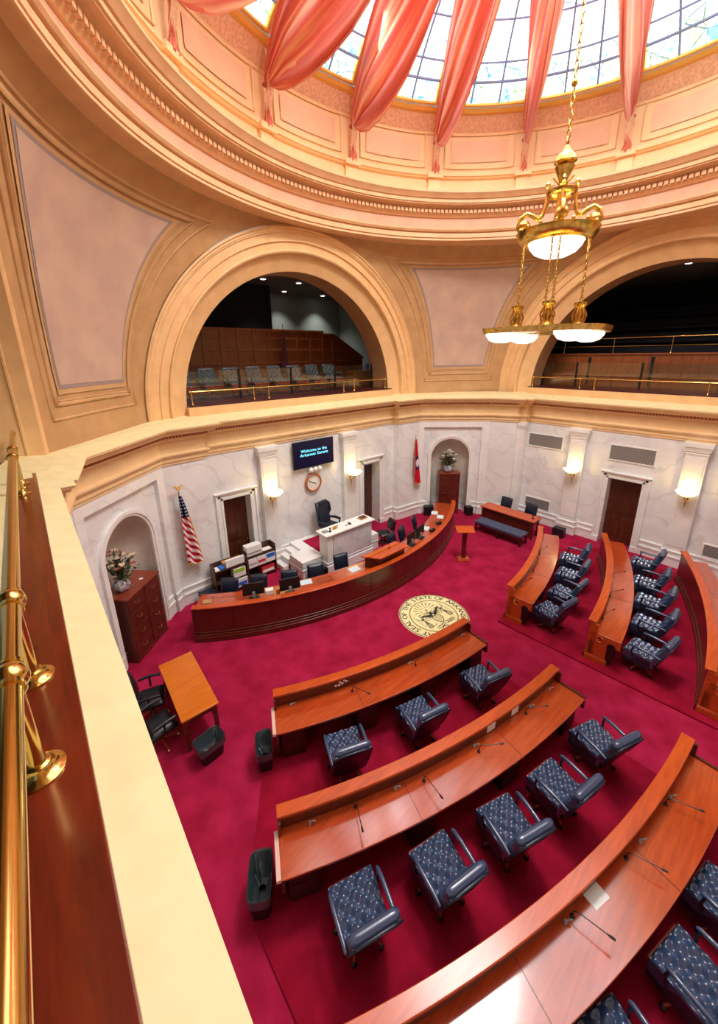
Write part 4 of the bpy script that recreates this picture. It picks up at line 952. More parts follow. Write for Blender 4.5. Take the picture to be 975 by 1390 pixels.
q = MB(); q.box(-1.3, 1.2, 6.7, 7.44, 0, .6); q.box(-1.0, .94, 6.1, 6.72, 0, .6); q.build('dais', M['marbtrim'], t, smooth=0)
q = MB(); q.box(-.92, .86, 6.16, 7.2, .6, .615); q.build('dais_carpet', M['carpet'], t, smooth=0, label='crimson carpet inset')
for i, (x0, z) in enumerate(((-1.98, .2), (-1.78, .4), (-1.55, .5))): 
    q = MB(); q.box(x0, -1.28, 6.74, 7.4, 0, z); q.build('step', M['marbtrim'], t, smooth=0, bev=.015)
# presiding chair
t = thing('presiding_chair', 'tall dark navy leather armchair behind the marble rostrum', 'chair', (0, 0, 0))
q = MB(); cushion(q, lambda x, y, z: (x, y, .36 + z), .58, .54, .13, 1, 1, 0, 14, .06, .03); q.build('seat', M['navyd'], t, smooth=75)
bf = tilt((0, -.24, .42), R(10))
q = MB(); cushion(q, lambda x, y, z: bf(x * (1 - .12 * max(0, y) / .4), y + .42, z - .05), .6, .86, .14, 1, 1, 0, 16, .07, .03); q.build('backrest', M['navyd'], t, smooth=75)
q = MB(); q.tube([bf(x, .80, .09) for x in (-.2, -.1, 0, .1, .2)], [.05, .07, .075, .07, .05], 10); q.build('headrest', M['navyd'], t, smooth=75)
for s in (-1, 1):
    q = MB(); q.tube([bf(s * .28, .3, .03), bf(s * .31, .45, .1), bf(s * .30, .7, .1), bf(s * .24, .8, .04)], [.03, .05, .05, .03], 10); q.build('wing', M['navyd'], t, smooth=75)
    q = MB(); q.tube([(s * .3, -.24, .6), (s * .33, 0, .63), (s * .33, .22, .61)], [.04, .05, .05], 10); q.tube([(s * .33, .2, .6), (s * .3, .2, .4)], .03, 8); q.build('armrest', M['navyd'], t, smooth=75)
q = MB(); q.lathe([(.0001, .08), (.03, .08), (.03, .32), (.14, .35), (.0001, .36)], (0, 0, 0), 12); q.build('column', M['black'], t)
for k in range(5):
    a = 2 * PI * k / 5; c, s = math.cos(a), math.sin(a); q = MB(); q.tube([(.02 * c, .02 * s, .11), (.3 * c, .3 * s, .04)], .024, 8); q.build('leg', M['black'], t)
t.location = (.02, 6.86, .616); t.rotation_euler = (0, 0, PI + R(14))
# things on the rostrum
q = MB(); q.box(.55, .85, 5.76, 5.98, 1.4205, 1.45); b1 = solo(q, 'large_book', M['card'], 'large flat tan book on the marble rostrum, bottom of the pair', 'book', smooth=0, bev=.004)
q = MB(); q.box(.6, .84, 5.8, 5.97, 1.4505, 1.48); solo(q, 'large_book', M['walnut'], 'dark brown book on top of the tan one on the rostrum', 'book', smooth=0, bev=.004)
t = thing('gavel', 'wooden gavel on the marble rostrum', 'gavel', (-.05, 5.8, 1.42)); q = MB(); q.tube([(-.12, 5.78, 1.44), (.08, 5.8, 1.44)], .01, 8); q.build('gavel_handle', M['black'], t); q = MB(); q.tube([(.08, 5.74, 1.447), (.08, 5.86, 1.447)], .026, 10); q.build('gavel_head', M['black'], t)
t = thing('brass_ornament', 'small brass eagle ornament on the marble rostrum', 'ornament', (-.5, 5.84, 1.42)); q = MB(); q.box(-.6, -.4, 5.8, 5.88, 1.4205, 1.44); q.build('base', M['brassd'], t)
q = MB(); q.ball((-.5, 5.84, 1.49), .04, 10); q.tube([(-.64, 5.84, 1.53), (-.56, 5.84, 1.48), (-.5, 5.84, 1.5), (-.44, 5.84, 1.48), (-.36, 5.84, 1.53)], [.008, .022, .03, .022, .008], 8); q.build('eagle_figure', M['brassd'], t)
q = MB(); q.lathe([(.0001, 0), (.04, 0), (.045, .03), (.02, .05), (.02, .1), (.035, .13), (.0001, .15)], (-.76, 5.76, 1.4205), 12); solo(q, 'black_microphone', M['black'], 'short black microphone at the left of the rostrum top', 'microphone')
q = MB(); q.box(-.98, -.80, 5.78, 5.92, 1.4205, 1.46); solo(q, 'grey_control_box', M['grey'], 'small grey control box at the left corner of the rostrum top', 'box', smooth=0, bev=.004)
sc2 = office_chair('black', False, .4, .47, name='side_chair'); place(sc2, True, (1.9, 6.0, 0), R(70), 'black chair standing at the right of the marble rostrum')
q = MB(); q.lathe([(.0001, 0), (.2, 0), (.24, .1), (.22, .28), (.12, .34), (.0001, .34)], (1.78, 5.42, 0), 16); solo(q, 'black_bag', M['black'], 'round black bag on the carpet right of the rostrum', 'bag')
q = MB(); q.box(-1.62, -1.1, 5.45, 5.85, .0, .42); q.box(-1.58, -1.14, 5.47, 5.83, .42, .46); solo(q, 'equipment_case', M['black'], 'black equipment case at the foot of the marble side block', 'case', smooth=0, bev=.03)

# ---- lectern, right table, bench
t = thing('lectern', 'slim dark wooden lectern standing alone on the carpet', 'lectern', (3.06, 3.33, 0)); fl = lambda u, w, z: (3.06 + u * .72 + w * .69, 3.33 - u * .69 + w * .72, z)
q = MB(); q.fbox(fl, -.2, .2, -.14, .14, 0, .07); q.fbox(fl, -.17, .17, -.11, .11, .07, .1); q.build('foot', M['desk'], t, bev=.006)
q = MB(); q.fbox(fl, -.07, .07, -.05, .05, .1, 1.1); q.build('post', M['deskf'], t, bev=.006)
q = MB(); q.add([fl(u, w, z) for u, w, z in ((-.3, -.2, 1.1), (.3, -.2, 1.1), (.3, .2, 1.16), (-.3, .2, 1.16), (-.3, -.2, 1.13), (.3, -.2, 1.13), (.3, .2, 1.19), (-.3, .2, 1.19))], [(3, 2, 1, 0), (4, 5, 6, 7), (0, 1, 5, 4), (1, 2, 6, 5), (2, 3, 7, 6), (3, 0, 4, 7)]); q.build('reading_board', M['desk'], t, bev=.006)
t = thing('long_table', 'long wooden table in front of the right wall behind the tufted bench', 'table', (6.46, 3.57, 0))
q = MB(); q.box(6.14, 6.78, 2.43, 4.7, .72, .765); q.build('tabletop', M['desk'], t, bev=.01)
q = MB(); q.box(6.24, 6.27, 2.5, 4.62, .16, .72); q.build('modesty_panel', M['deskf'], t)
q = MB(); q.box(6.2, 6.72, 2.5, 2.53, .58, .72); q.box(6.2, 6.72, 4.6, 4.63, .58, .72); q.box(6.68, 6.71, 2.5, 4.62, .62, .72); q.build('apron', M['deskf'], t)
for x in (6.22, 6.7):
    for y in (2.52, 4.6): q = MB(); q.box(x - .035, x + .035, y - .035, y + .035, 0, .72); q.build('leg', M['deskf'], t, bev=.005)
t = thing('tufted_bench', 'backless bench with dark navy tufted seat before the long table', 'bench', (5.6, 3.42, 0))
q = MB(); cushion(q, lambda x, y, z: (5.58 + x + .0, 3.42 + y, .36 + z), .56, 1.96, .12, 7, 22, .06, 66, .04, .01); q.build('tufted_seat', M['navy'], t, smooth=75)
q = MB(); q.box(5.32, 5.84, 2.48, 4.36, .30, .37); q.build('frame', M['deskd'], t)
for x in (5.36, 5.80):
    for y in (2.5, 3.42, 4.34): q = MB(); q.box(x - .03, x + .03, y - .03, y + .03, 0, .32); q.build('leg', M['deskd'], t)
tc = office_chair('navyd', False, .46, .47, name='guest_chair')
place(tc, True, (6.98, 4.16, 0), R(90), 'navy chair at the long table, the farther from the doorway', 'chairs behind the long table'); place(tc, False, (7.04, 3.12, 0), R(90), 'navy chair at the long table, the nearer to the doorway', 'chairs behind the long table')
q = MB(); q.lathe([(.0001, 0), (.05, 0), (.05, .02), (.012, .03), (.012, .1), (.03, .11), (.03, .17), (.0001, .19)], (6.44, 2.62, .7655), 12); solo(q, 'table_microphone', M['black'], 'small black microphone at the near end of the long table', 'microphone')
def speaker(x, y, rz, label, w=.3, d=.3, h=.38):
    t = thing('floor_loudspeaker', label, 'loudspeaker', (0, 0, 0)); q = MB(); q.box(-w / 2, w / 2, -d / 2, d / 2, 0, h); q.build('cabinet', M['black'], t, smooth=0, bev=.015)
    q = MB(); q.box(-w / 2 + .02, w / 2 - .02, d / 2, d / 2 + .008, .03, h - .03); q.build('grille', M['blackl'], t); t.location = (x, y, 0); t.rotation_euler = (0, 0, rz)
speaker(5.26, 6.68, R(135), 'black floor loudspeaker left of the right niche', .42, .3, .4); speaker(6.55, 5.5, R(150), 'black floor loudspeaker just right of the tall chest in the right niche'); speaker(7.3, 1.95, R(90), 'black floor loudspeaker against the right wall near the doorway', .4, .3, .36)
t = thing('paper_tray', 'stack of black letter trays at the foot of the left flag wall', 'tray', (-4.4, 6.8, 0))
q = MB(); q.box(-4.6, -4.2, 6.55, 6.95, 0, .22); q.build('carton', M['black'], t, smooth=0)
for z in (.24, .31): q = MB(); q.box(-4.62, -4.18, 6.53, 6.97, z, z + .015); q.box(-4.62, -4.60, 6.53, 6.97, z, z + .05); q.box(-4.2, -4.18, 6.53, 6.97, z, z + .05); q.build('tray', M['navyd'], t, smooth=0)

# ---- bookcases with papers
def bookcase(x0, x1, y0, y1, h, label):
    t = thing('low_bookcase', label, 'bookcase', ((x0 + x1) / 2, (y0 + y1) / 2, 0))
    for x in (x0, x1 - .03): q = MB(); q.box(x, x + .03, y0, y1, .06, h); q.build('side_panel', M['walnut'], t, bev=.004)
    for z in (.1, .46, .84): q = MB(); q.box(x0 + .03, x1 - .03, y0 + .01, y1 - .02, z, z + .025); q.build('shelf', M['walnut'], t)
    q = MB(); q.box(x0 + .03, x1 - .03, y1 - .02, y1, .1, h); q.build('back_panel', M['walnut'], t)
    q = MB(); q.box(x0 + .03, x1 - .03, (y0 + .0), y0 + .015, .84, .89); q.build('lip', M['walnut'], t)
    for x in (x0 + .05, x1 - .05):
        for y in (y0 + .05, y1 - .05): q = MB(); q.ball((x, y, .03), .03, 8); q.build('caster', M['black'], t)
bookcase(-4.17, -3.17, 6.72, 7.08, 1.02, 'low walnut bookcase with loose papers, left one of two before the wall'); bookcase(-3.1, -2.1, 6.92, 7.3, 1.04, 'low walnut bookcase topped by a white carton, right one of two')
def bxthing(name, m, x0, x1, y0, y1, z0, z1, label, cat='box', printm=None, pz=None):
    t = thing(name, label, cat, ((x0 + x1) / 2, (y0 + y1) / 2, z0)); q = MB(); q.box(x0, x1, y0, y1, z0 + .0005, z1); q.build('body', M[m], t, smooth=0)
    if printm: q = MB(); q.box(x0 + .02, x1 - .02, y0 - .003, y0, z0 + (z1 - z0) * pz[0], z0 + (z1 - z0) * pz[1]); q.build('printed_label', M[printm], t, smooth=0)
bxthing('paper_carton', 'paper', -3.06, -2.56, 6.95, 7.22, .865, 1.18, 'white paper carton on top of the right bookcase', 'box', 'grey', (.25, .4))
bxthing('storage_carton', 'card', -3.84, -3.26, 6.84, 7.05, .865, 1.0, 'open cardboard carton on the left bookcase', 'box'); bxthing('white_binder', 'paper', -3.80, -3.24, 6.75, 6.83, .865, 1.1, 'long white box front leaning on the cardboard carton', 'box')
bxthing('paper_stack', 'paper', -4.12, -3.99, 6.76, 7.0, .865, .895, 'short stack of white paper at the left end of the left bookcase', 'paper'); bxthing('blue_folder', 'blue', -3.97, -3.84, 6.75, 7.0, .865, .92, 'bright blue folder stack on the left bookcase', 'folder')
bxthing('paper_stack', 'paper', -2.5, -2.2, 7.0, 7.2, .865, .88, 'thin white paper pile at the right end of the right bookcase', 'paper')
bxthing('paper_ream', 'paper', -3.62, -3.25, 6.715, 6.95, .486, .76, 'paper ream with a lime green label in the left bookcase', 'paper', 'lime', (.55, .98)); bxthing('paper_ream', 'paper', -3.54, -3.215, 6.715, 6.95, .126, .40, 'paper ream with a small blue label on the bottom shelf', 'paper', 'blue', (.2, .6))
bxthing('paper_ream', 'paper', -3.05, -2.77, 6.915, 7.2, .486, .78, 'plain white paper ream in the right bookcase, left of three', 'paper', 'grey', (.35, .5)); bxthing('paper_ream', 'paper', -2.75, -2.47, 6.915, 7.2, .486, .78, 'paper ream with a red mark in the right bookcase', 'paper', 'redp', (.3, .6)); bxthing('paper_ream', 'paper', -2.45, -2.14, 6.915, 7.2, .486, .78, 'paper ream with a bright blue band in the right bookcase', 'paper', 'blue', (.5, .98))
bxthing('magazine_stack', 'redp', -2.62, -2.18, 6.95, 7.22, .126, .34, 'stack of red and white booklets low in the right bookcase', 'booklets', 'paper', (.05, .5))

M['bronze'] = mat('dark_bronze', (128, 84, 48), .4, metal=.7)
# ---- chests in the niches, vases
def chest(fr, u0, u1, w0, w1, h, cols, rows, label, dx):
    c = fr((u0 + u1) / 2, (w0 + w1) / 2, 0); t = thing('tall_chest', label, 'chest of drawers', c)
    q = MB(); q.fbox(fr, u0, u1, w0, w1 - .01, .08, h - .04); q.fbox(fr, u0 - .015, u1 + .015, w0, w1 + .005, 0, .08); q.build('carcass', M['chest'], t, smooth=0, bev=.004)
    q = MB(); q.fbox(fr, u0 - .02, u1 + .02, w0, w1 + .03, h - .04, h); q.build('top_board', M['chesttop'], t, smooth=0, bev=.006)
    du = (u1 - u0) / cols; dz = (h - .16) / rows
    for i in range(cols):
        for j in range(rows):
            a, b = u0 + i * du + .025, u0 + (i + 1) * du - .025; z0, z1 = .11 + j * dz + .015, .11 + (j + 1) * dz - .015
            q = MB(); q.fbox(fr, a, b, w1 - .012, w1 + .006, z0, z1); d = q.build('drawer', M['chest'], t, smooth=0, bev=.005)
            m_ = (a + b) / 2; zc = (z0 + z1) / 2
            q = MB(); q.tube([fr(m_ - .06, w1 + .006, zc + .02), fr(m_ - .055, w1 + .03, zc - .005), fr(m_, w1 + .034, zc - .025), fr(m_ + .055, w1 + .03, zc - .005), fr(m_ + .06, w1 + .006, zc + .02)], .008, 6)
            for e in (-.06, .06): q.ball(fr(m_ + e, w1 + .008, zc + .022), .016, 8)
            q.build('drop_handle', M['bronze'], d)
chest(frCA, -.72, .46, -.55, .10, 1.70, 2, 4, 'tall dark cherry chest of drawers in the left niche', 0)
chest(frAB, -.5, .38, -.55, -.02, 1.85, 2, 5, 'tall dark cherry chest of drawers in the right niche', 0)
def bouquet(fr, u, w, z, s, label, petals):
    c = Vector(fr(u, w, z)); t = thing('flower_vase', label, 'flower vase', tuple(c)); rnd = random.Random(int(z * 100))
    q = MB(); q.lathe([(.0001, 0), (.09 * s, 0), (.16 * s, .07 * s), (.19 * s, .16 * s), (.16 * s, .25 * s), (.1 * s, .3 * s), (.11 * s, .34 * s), (.1 * s, .34 * s), (.09 * s, .29 * s), (.0001, .25 * s)], c, 20); q.build('vase', M['vase'], t, smooth=60)
    lv = MB(); stems = MB(); fl = {k: MB() for k in set(petals)}
    for i in range(70):
        a = rnd.uniform(0, 2 * PI); e = rnd.uniform(.1, 1.3); l = rnd.uniform(.2, .62) * s
        d = Vector((math.cos(a) * math.sin(e) * .75, math.sin(a) * math.sin(e) * .75, math.cos(e))); p = c + Vector((0, 0, .3 * s)) + d * l
        if i < 26:
            stems.tube([c + Vector((0, 0, .3 * s)), c + Vector((0, 0, .3 * s)) + d * l * .6 + Vector((0, 0, .04 * s)), p], .005, 5)
        sd = d.cross(Vector((0, 0, 1))).normalized() if abs(d.z) < .99 else Vector((1, 0, 0)); n = d.cross(sd)
        for j in range(3):
            k = rnd.uniform(.05, .11) * s; rr = Matrix.Rotation(rnd.uniform(0, 6), 3, d); s2 = rr @ sd; dd = (d + rr @ n * .8).normalized()
            b0 = p - d * .12 * s * j; lv.add([b0, b0 + dd * k + s2 * k * .38, b0 + dd * k * 2.1, b0 + dd * k - s2 * k * .38], [(0, 1, 2, 3)])
    for i in range(26):
        a = rnd.uniform(0, 2 * PI); e = rnd.uniform(.0, 1.0); l = rnd.uniform(.42, .72) * s
        d = Vector((math.cos(a) * math.sin(e) * .7, math.sin(a) * math.sin(e) * .7, math.cos(e))); p = c + Vector((0, 0, .34 * s)) + d * l; pk = petals[i % len(petals)]
        for j in range(6):
            aa = j * PI / 3; sd = Vector((math.cos(aa), math.sin(aa), .5)); k = .055 * s; tt = Vector((-math.sin(aa), math.cos(aa), 0))
            fl[pk].add([p, p + sd * k + tt * k * .5, p + sd * k * 1.7, p + sd * k - tt * k * .5], [(0, 1, 2, 3)])
    lv.build('foliage', M['leaf'], t, smooth=0); stems.build('stem', M['leaf'], t)
    for k, m_ in fl.items(): m_.build('blossom', M[k], t, smooth=0)
bouquet(frCA, -.38, -.22, 1.7005, .95, 'white porcelain vase of dried flowers on the left niche chest', ['petal', 'petal', 'petalr'])
bouquet(frAB, -.12, -.25, 1.8505, .92, 'small vase of white and rose flowers on the right niche chest', ['petalw', 'petalw', 'petalr'])
q = MB(); P = frCA(.1, -.1, 1.701); q.box(P[0] - .04, P[0] + .04, P[1] - .03, P[1] + .03, 1.7005, 1.715); solo(q, 'white_note', M['white'], 'tiny white note on top of the left niche chest', 'note', smooth=0)

# ---- flags
def flag(name, fr, u, w, ztop, H, m, label, wmax, eagle):
    c = fr(u, w, ztop - H); t = thing(name, label, 'flag', c)
    q = MB(); q.tube([fr(u, .02, ztop - H * .86), fr(u - .02, w, ztop - .1), fr(u - .02, w + .02, ztop)], .014, 8); q.build('flagpole', M['brassd'], t)
    if eagle:
        q = MB(); P = Vector(fr(u - .02, w + .02, ztop)); q.ball(P + Vector((0, 0, .05)), .035, 8); X = Vector(fr(1, 0, 0)) - Vector(fr(0, 0, 0))
        q.tube([P + X * a + Vector((0, 0, b)) for a, b in ((-.15, .13), (-.08, .16), (-.03, .08), (.03, .08), (.08, .16), (.15, .13))], [.008, .024, .03, .03, .024, .008], 8); q.tube([P + Vector((0, 0, .05)), P + Vector((0, 0, .15))], [.03, .014], 8); q.build('eagle_finial', M['gold'], t)
    else:
        q = MB(); P = Vector(fr(u - .02, w + .02, ztop)); q.lathe([(.0001, 0), (.022, .03), (.01, .07), (.0001, .14)], P, 10); q.build('spear_finial', M['gold'], t)
    q = MB()
    def f(a, b):
        z = ztop - .12 - (H - .15) * (1 - b); wd = (.07 + (wmax - .07) * (1 - b) ** .7); sk = .16 * (1 - b) * (H / 2)
        ph = a * 3.2 * PI + b * 2.2
        return fr(u - .03 + (a - .28) * wd + sk * .55, w + .03 + .05 * math.sin(ph) * min(1, (1 - b) * 3 + .15), z - .10 * a * (1 - b) + .05 * math.sin(ph) * (1 - b))
    q.grid(f, 34, 40, uv=True); cl = q.build('flag_cloth', M[m], t, smooth=80)
    q = MB(); q.tube([f(1.0, i / 20) for i in range(16)], .013, 6); q.tube([f(i / 20, 0) for i in range(21)], .013, 6); q.build('fringe', M['fringe'], cl)
frFL, _ = frame2((-5.0, 7.13), (-3.85, 7.22)); frFR, _ = frame2((3.85, 7.22), (5.0, 7.13))
flag('united_states_flag', frFL, -.29, .16, 3.42, 2.15, 'usflag', 'stars and stripes flag hanging from a gilt eagle staff on the left wall', .46, True)
flag('state_flag', frFR, .24, .16, 3.56, 2.06, 'arflag', 'red state flag with blue and white lozenge, right of the open doorway', .40, False)

# ---- screen, clock, little lamps on the front wall
t = thing('wall_screen', 'large dark wall screen showing a cyan welcome message', 'screen', (-.17, 7.4, 3.15))
q = MB(); q.box(-.99, .65, 7.34, 7.42, 3.15, 4.07); q.build('screen_case', M['black'], t, smooth=0, bev=.008)
q = MB(); q.box(-.965, .625, 7.335, 7.341, 3.175, 4.045); q.build('display', M['screen'], t, smooth=0)
q = MB()
for txt, zc in (('Welcome to the', 3.735), ('Arkansas Senate', 3.60)):
    vs, fs = text_mesh(txt, .15); w_ = max(v[0] for v in vs) - min(v[0] for v in vs); k_ = 1.06 / w_ if 'W' in txt else 1.14 / w_
    q.add([(-.17 + v[0] * k_, 7.333, zc + v[1]) for v in vs], fs)
q.build('lettering', M['screentxt'], t, smooth=0)
t = thing('wall_clock', 'round wooden wall clock below the screen', 'clock', (-.2, 7.42, 2.2))
Mc = Matrix(((1, 0, 0), (0, 0, -1), (0, 1, 0))); cc = (-.2, 7.47, 2.54)
q = MB(); q.lathe([(.0001, .0), (.335, .0), (.335, .06), (.31, .085), (.275, .08), (.262, .05), (.262, .04)], cc, 40, Mc); q.build('rim', M['clockw'], t, smooth=40)
q = MB(); q.lathe([(.0001, .05), (.265, .05)], cc, 40, Mc); q.build('face', M['clockf'], t, smooth=0)
q = MB()
for k, txt in enumerate(['12', '1', '2', '3', '4', '5', '6', '7', '8', '9', '10', '11']):
    vs, fs = text_mesh(txt, .075); a = 2 * PI * k / 12; q.add([(cc[0] + .2 * math.sin(a) + v[0], cc[1] - .054, cc[2] + .2 * math.cos(a) + v[1]) for v in vs], fs)
q.build('numerals', M['black'], t, smooth=0)
for a, l, w in ((R(-64), .2, .009), (R(116), .11, .012)):
    q = MB(); q.tube([(cc[0] - .04 * math.sin(a), cc[1] - .06, cc[2] - .04 * math.cos(a)), (cc[0] + l * math.sin(a), cc[1] - .06, cc[2] + l * math.cos(a))], w, 6); q.build('hand', M['black'], t)
t = thing('signal_lamp', 'row of three white round signal lamps between screen and clock', 'lamp', (-.13, 7.42, 2.95))
q = MB(); q.box(-.38, .12, 7.40, 7.49, 2.93, 2.97); q.build('bracket', M['white'], t)
for i in range(3):
    q = MB(); q.ball((-.31 + .18 * i, 7.37, 3.03), .085, 12, 1.05); b = q.build('globe', M['white'], t)
# ---- sconces
def make_sconce():
    t = thing('wall_sconce', 'x', 'sconce', (0, 0, 0))
    q = MB(); q.lathe([(.0001, 0), (.07, 0), (.06, .02), (.03, .03), (.0001, .03)], (0, 0, -.18), 14, Matrix(((1, 0, 0), (0, 0, 1), (0, -1, 0)))); q.build('backplate', M['brass'], t)
    q = MB(); q.tube([(0, .02, -.18), (0, .1, -.24), (0, .2, -.2), (0, .24, -.1), (0, .24, -.06)], .016, 8); q.tube([(0, .05, -.2), (0, .06, -.34), (0, .05, -.46)], [.02, .016, .008], 8); q.ball((0, .05, -.47), .02, 8)
    q.lathe([(.0001, -.14), (.05, -.12), (.1, -.06), (.09, -.05), (.0001, -.07)], (0, .24, 0), 16); q.build('bracket_arm', M['brass'], t, smooth=50)
    q = MB(); q.lathe([(.0001, -.07), (.1, -.05), (.2, .0), (.27, .07), (.275, .09), (.262, .09), (.19, .02), (.09, -.03), (.0001, -.045)], (0, .24, 0), 28); q.build('glass_bowl', M['sbowl'], t, smooth=60)
    return t
sco = make_sconce()
SC = [((-1.92, YA - .2, 2.62), PI, 'lit bowl sconce on the front wall, left of the clock'), ((1.36, YA - .2, 2.62), PI, 'lit bowl sconce on the front wall, beside the open doorway'), ((XB - .2, 1.93, 2.56), R(90), 'lit bowl sconce on the right wall, left of the dark door'), ((XB - .2, -1.43, 2.56), R(90), 'lit bowl sconce on the right wall, right of the dark door')]
for i, (p_, rz, lb) in enumerate(SC):
    place(sco, i == 0, p_, rz, lb, 'lit wall sconces')
    li = bpy.data.lights.new('sconce_lamp', 'POINT'); li.energy = 8; li.color = (1, .72, .17); li.shadow_soft_size = .06; lo = bpy.data.objects.new('sconce_lamp', li); COL.objects.link(lo)
    d = Vector((0, .24, .2)); d.rotate(Matrix.Rotation(rz, 3, 'Z')); lo.location = Vector(p_) + d
# ---- vents on the right wall
def vent(y0, y1, z0, z1, label):
    t = thing('vent_grille', label, 'vent', (XB - .02, (y0 + y1) / 2, z0)); q = MB(); q.box(XB - .012, XB + .01, y0, y1, z0, z1); q.build('cavity', M['ventd'], t, smooth=0)
    q = MB(); s = .075; H = z1 - z0; W = y1 - y0
    k = -H
    while k < W:
        for sg in (1, -1):
            a0, b0 = max(0, k), min(W, k + H)
            P0 = (a0, a0 - k); P1 = (b0, b0 - k)
            if sg < 0: P0 = (W - P0[0], P0[1]); P1 = (W - P1[0], P1[1])
            d = Vector((P1[0] - P0[0], P1[1] - P0[1]))
            if d.length > .02:
                n = Vector((-d.y, d.x)).normalized() * .0125
                q.add([(XB - .016 - (.002 if sg > 0 else 0), y0 + a + e * n.x, z0 + b + e * n.y) for (a, b), e in ((P0, 1), (P0, -1), (P1, -1), (P1, 1))], [(0, 1, 2, 3)])
        k += s
    q.build('lattice', M['vent'], t, smooth=0)
    q = MB()
    for a in ((y0 - .04, y1 + .04, z0 - .04, z0), (y0 - .04, y1 + .04, z1, z1 + .04), (y0 - .04, y0, z0, z1), (y1, y1 + .04, z0, z1)): q.box(XB - .03, XB + .01, *a)
    q.build('frame', M['marbtrim'], t, smooth=0)
vent(2.55, 3.84, 3.21, 3.68, 'lattice vent high on the right wall, left of the sconces'); vent(-.4, .9, 3.18, 3.68, 'lattice vent high above the dark door'); vent(2.72, 3.7, .6, 1.0, 'low lattice vent behind the long table'); vent(-3.1, -2.1, .6, .98, 'low lattice vent at the right edge of the right wall')

# ---- floor seal
t = thing('floor_seal', 'round pale gold state seal on the crimson carpet', 'seal', (-.05, 2.16, 0)); SCN = Vector((-.02, 2.12, 0)); SR = .93
def disc(r0, r1, z, m, name):
    q = MB(); q.lathe([(max(r0, .0001), z), (r1, z)], SCN, 64); q.build(name, M[m], t, smooth=0)
q = MB(); q.lathe([(.0001, .006), (SR, .006), (SR + .012, .0)], SCN, 72); q.build('ground_disc', M['sealg'], t, smooth=0)
disc(SR - .02, SR, .0075, 'sealk', 'outer_ring'); disc(.655, .665, .0075, 'sealk', 'inner_ring'); disc(.63, .65, .0075, 'seald', 'shading_ring'); disc(SR - .045, SR - .035, .0075, 'sealk', 'fine_ring')
q = MB(); txt = 'GREAT SEAL OF THE STATE OF ARKANSAS'; span = R(318)
wid = {'I': .5, ' ': .55, 'E': .9, 'F': .85, 'L': .85, 'T': .9, 'S': .9}
ws = [wid.get(c, 1.) for c in txt]; tot = sum(ws); acc = 0
for c, w in zip(txt, ws):
    a = -span / 2 + span * (acc + w / 2) / tot; acc += w
    if c == ' ': continue
    vs, fs = text_mesh(c, .2); ca, sa = math.cos(a), math.sin(a)
    for k_ in (0, 1):
        q.add([(SCN.x + (.785 + v[1]) * sa + (v[0] * 1.15 + .006 * k_) * ca, SCN.y + (.785 + v[1]) * ca - (v[0] * 1.15 + .006 * k_) * sa, .0085 + .0004 * k_) for v in vs], fs)
q.build('lettering', M['sealk'], t, smooth=0)
q = MB(); k_ = MB()
def line(mb, P, w, z=.0085):
    P = [Vector((SCN.x + a, SCN.y + b)) for a, b in P]
    for A_, B_ in zip(P[:-1], P[1:]):
        d = (B_ - A_)
        if d.length < 1e-6: continue
        n = Vector((-d.y, d.x)).normalized() * w / 2; mb.add([(*(A_ + n), z), (*(A_ - n), z), (*(B_ - n), z), (*(B_ + n), z)], [(0, 1, 2, 3)])
for i in range(24):                                    # rays round the wreath of stars
    a = R(-115 + 230 * i / 23); 
    if i % 2 == 0: k_.add([(SCN.x + r * math.sin(b), SCN.y + .26 + r * math.cos(b) * .95, .0078) for r, b in ((.17, a - .035), (.17, a + .035), (.36, a + .06), (.36, a - .06))], [(0, 1, 2, 3)])
for i in range(13):
    a = 2 * PI * i / 13; c = Vector((.15 * math.sin(a), .26 + .13 * math.cos(a))); P = []
    for j in range(10): r = .022 if j % 2 == 0 else .009; b = PI * j / 5; P.append((SCN.x + c.x + r * math.sin(b), SCN.y + c.y + r * math.cos(b), .0085))
    q.add(P, [tuple(range(10))])
line(q, [(-.02, .2), (.02, .32)], .02); line(q, [(-.05, .28), (.05, .25)], .016)       # small standing figure in the wreath
# spread eagle
for s in (-1, 1):
    for j in range(7): line(q, [(s * .03, -.02 + .01 * j), (s * (.16 + .03 * j), .02 + .025 * j), (s * (.2 + .03 * j), -.08 + .04 * j)], .014)
    line(q, [(s * .02, .06), (s * .2, .14), (s * .36, .18), (s * .34, .05), (s * .26, -.08)], .02)
    # supporters: robed figure and angel
    line(q, [(s * .36, .02), (s * .40, -.1), (s * .44, -.3), (s * .34, -.3), (s * .36, .02)], .018)
    for j in range(4): line(q, [(s * (.35 + .02 * j), -.04), (s * (.33 + .03 * j), -.3)], .008)
    q.add([(SCN.x + s * .375 + .035 * math.cos(2 * PI * i / 12), SCN.y + .065 + .035 * math.sin(2 * PI * i / 12), .0085) for i in range(12)], [tuple(range(12))])
    line(q, [(s * .36, -.02), (s * .47, .1), (s * .5, .2)], .016); line(q, [(s * .52, -.2), (s * .5, .3)], .01)
    line(q, [(s * .03, -.36), (s * .15, -.4), (s * .32, -.38)], .016); line(q, [(s * .04, -.42), (s * .2, -.46), (s * .34, -.43)], .02)
q.add([(SCN.x + a, SCN.y + b, .0085) for a, b in ((-.05, .05), (.05, .05), (.04, .13), (0, .16), (-.04, .13))], [(0, 1, 2, 3, 4)])
line(q, [(-.13, -.02), (.13, -.02), (.13, -.2), (.07, -.29), (0, -.33), (-.07, -.29), (-.13, -.2), (-.13, -.02)], .018)
for j in range(4): line(q, [(-.12, -.05 - .05 * j), (.12, -.05 - .05 * j)], .014)
for j in range(5): line(q, [(-.1 + .05 * j, -.22), (-.08 + .04 * j, -.28)], .012)
rnd = random.Random(3)
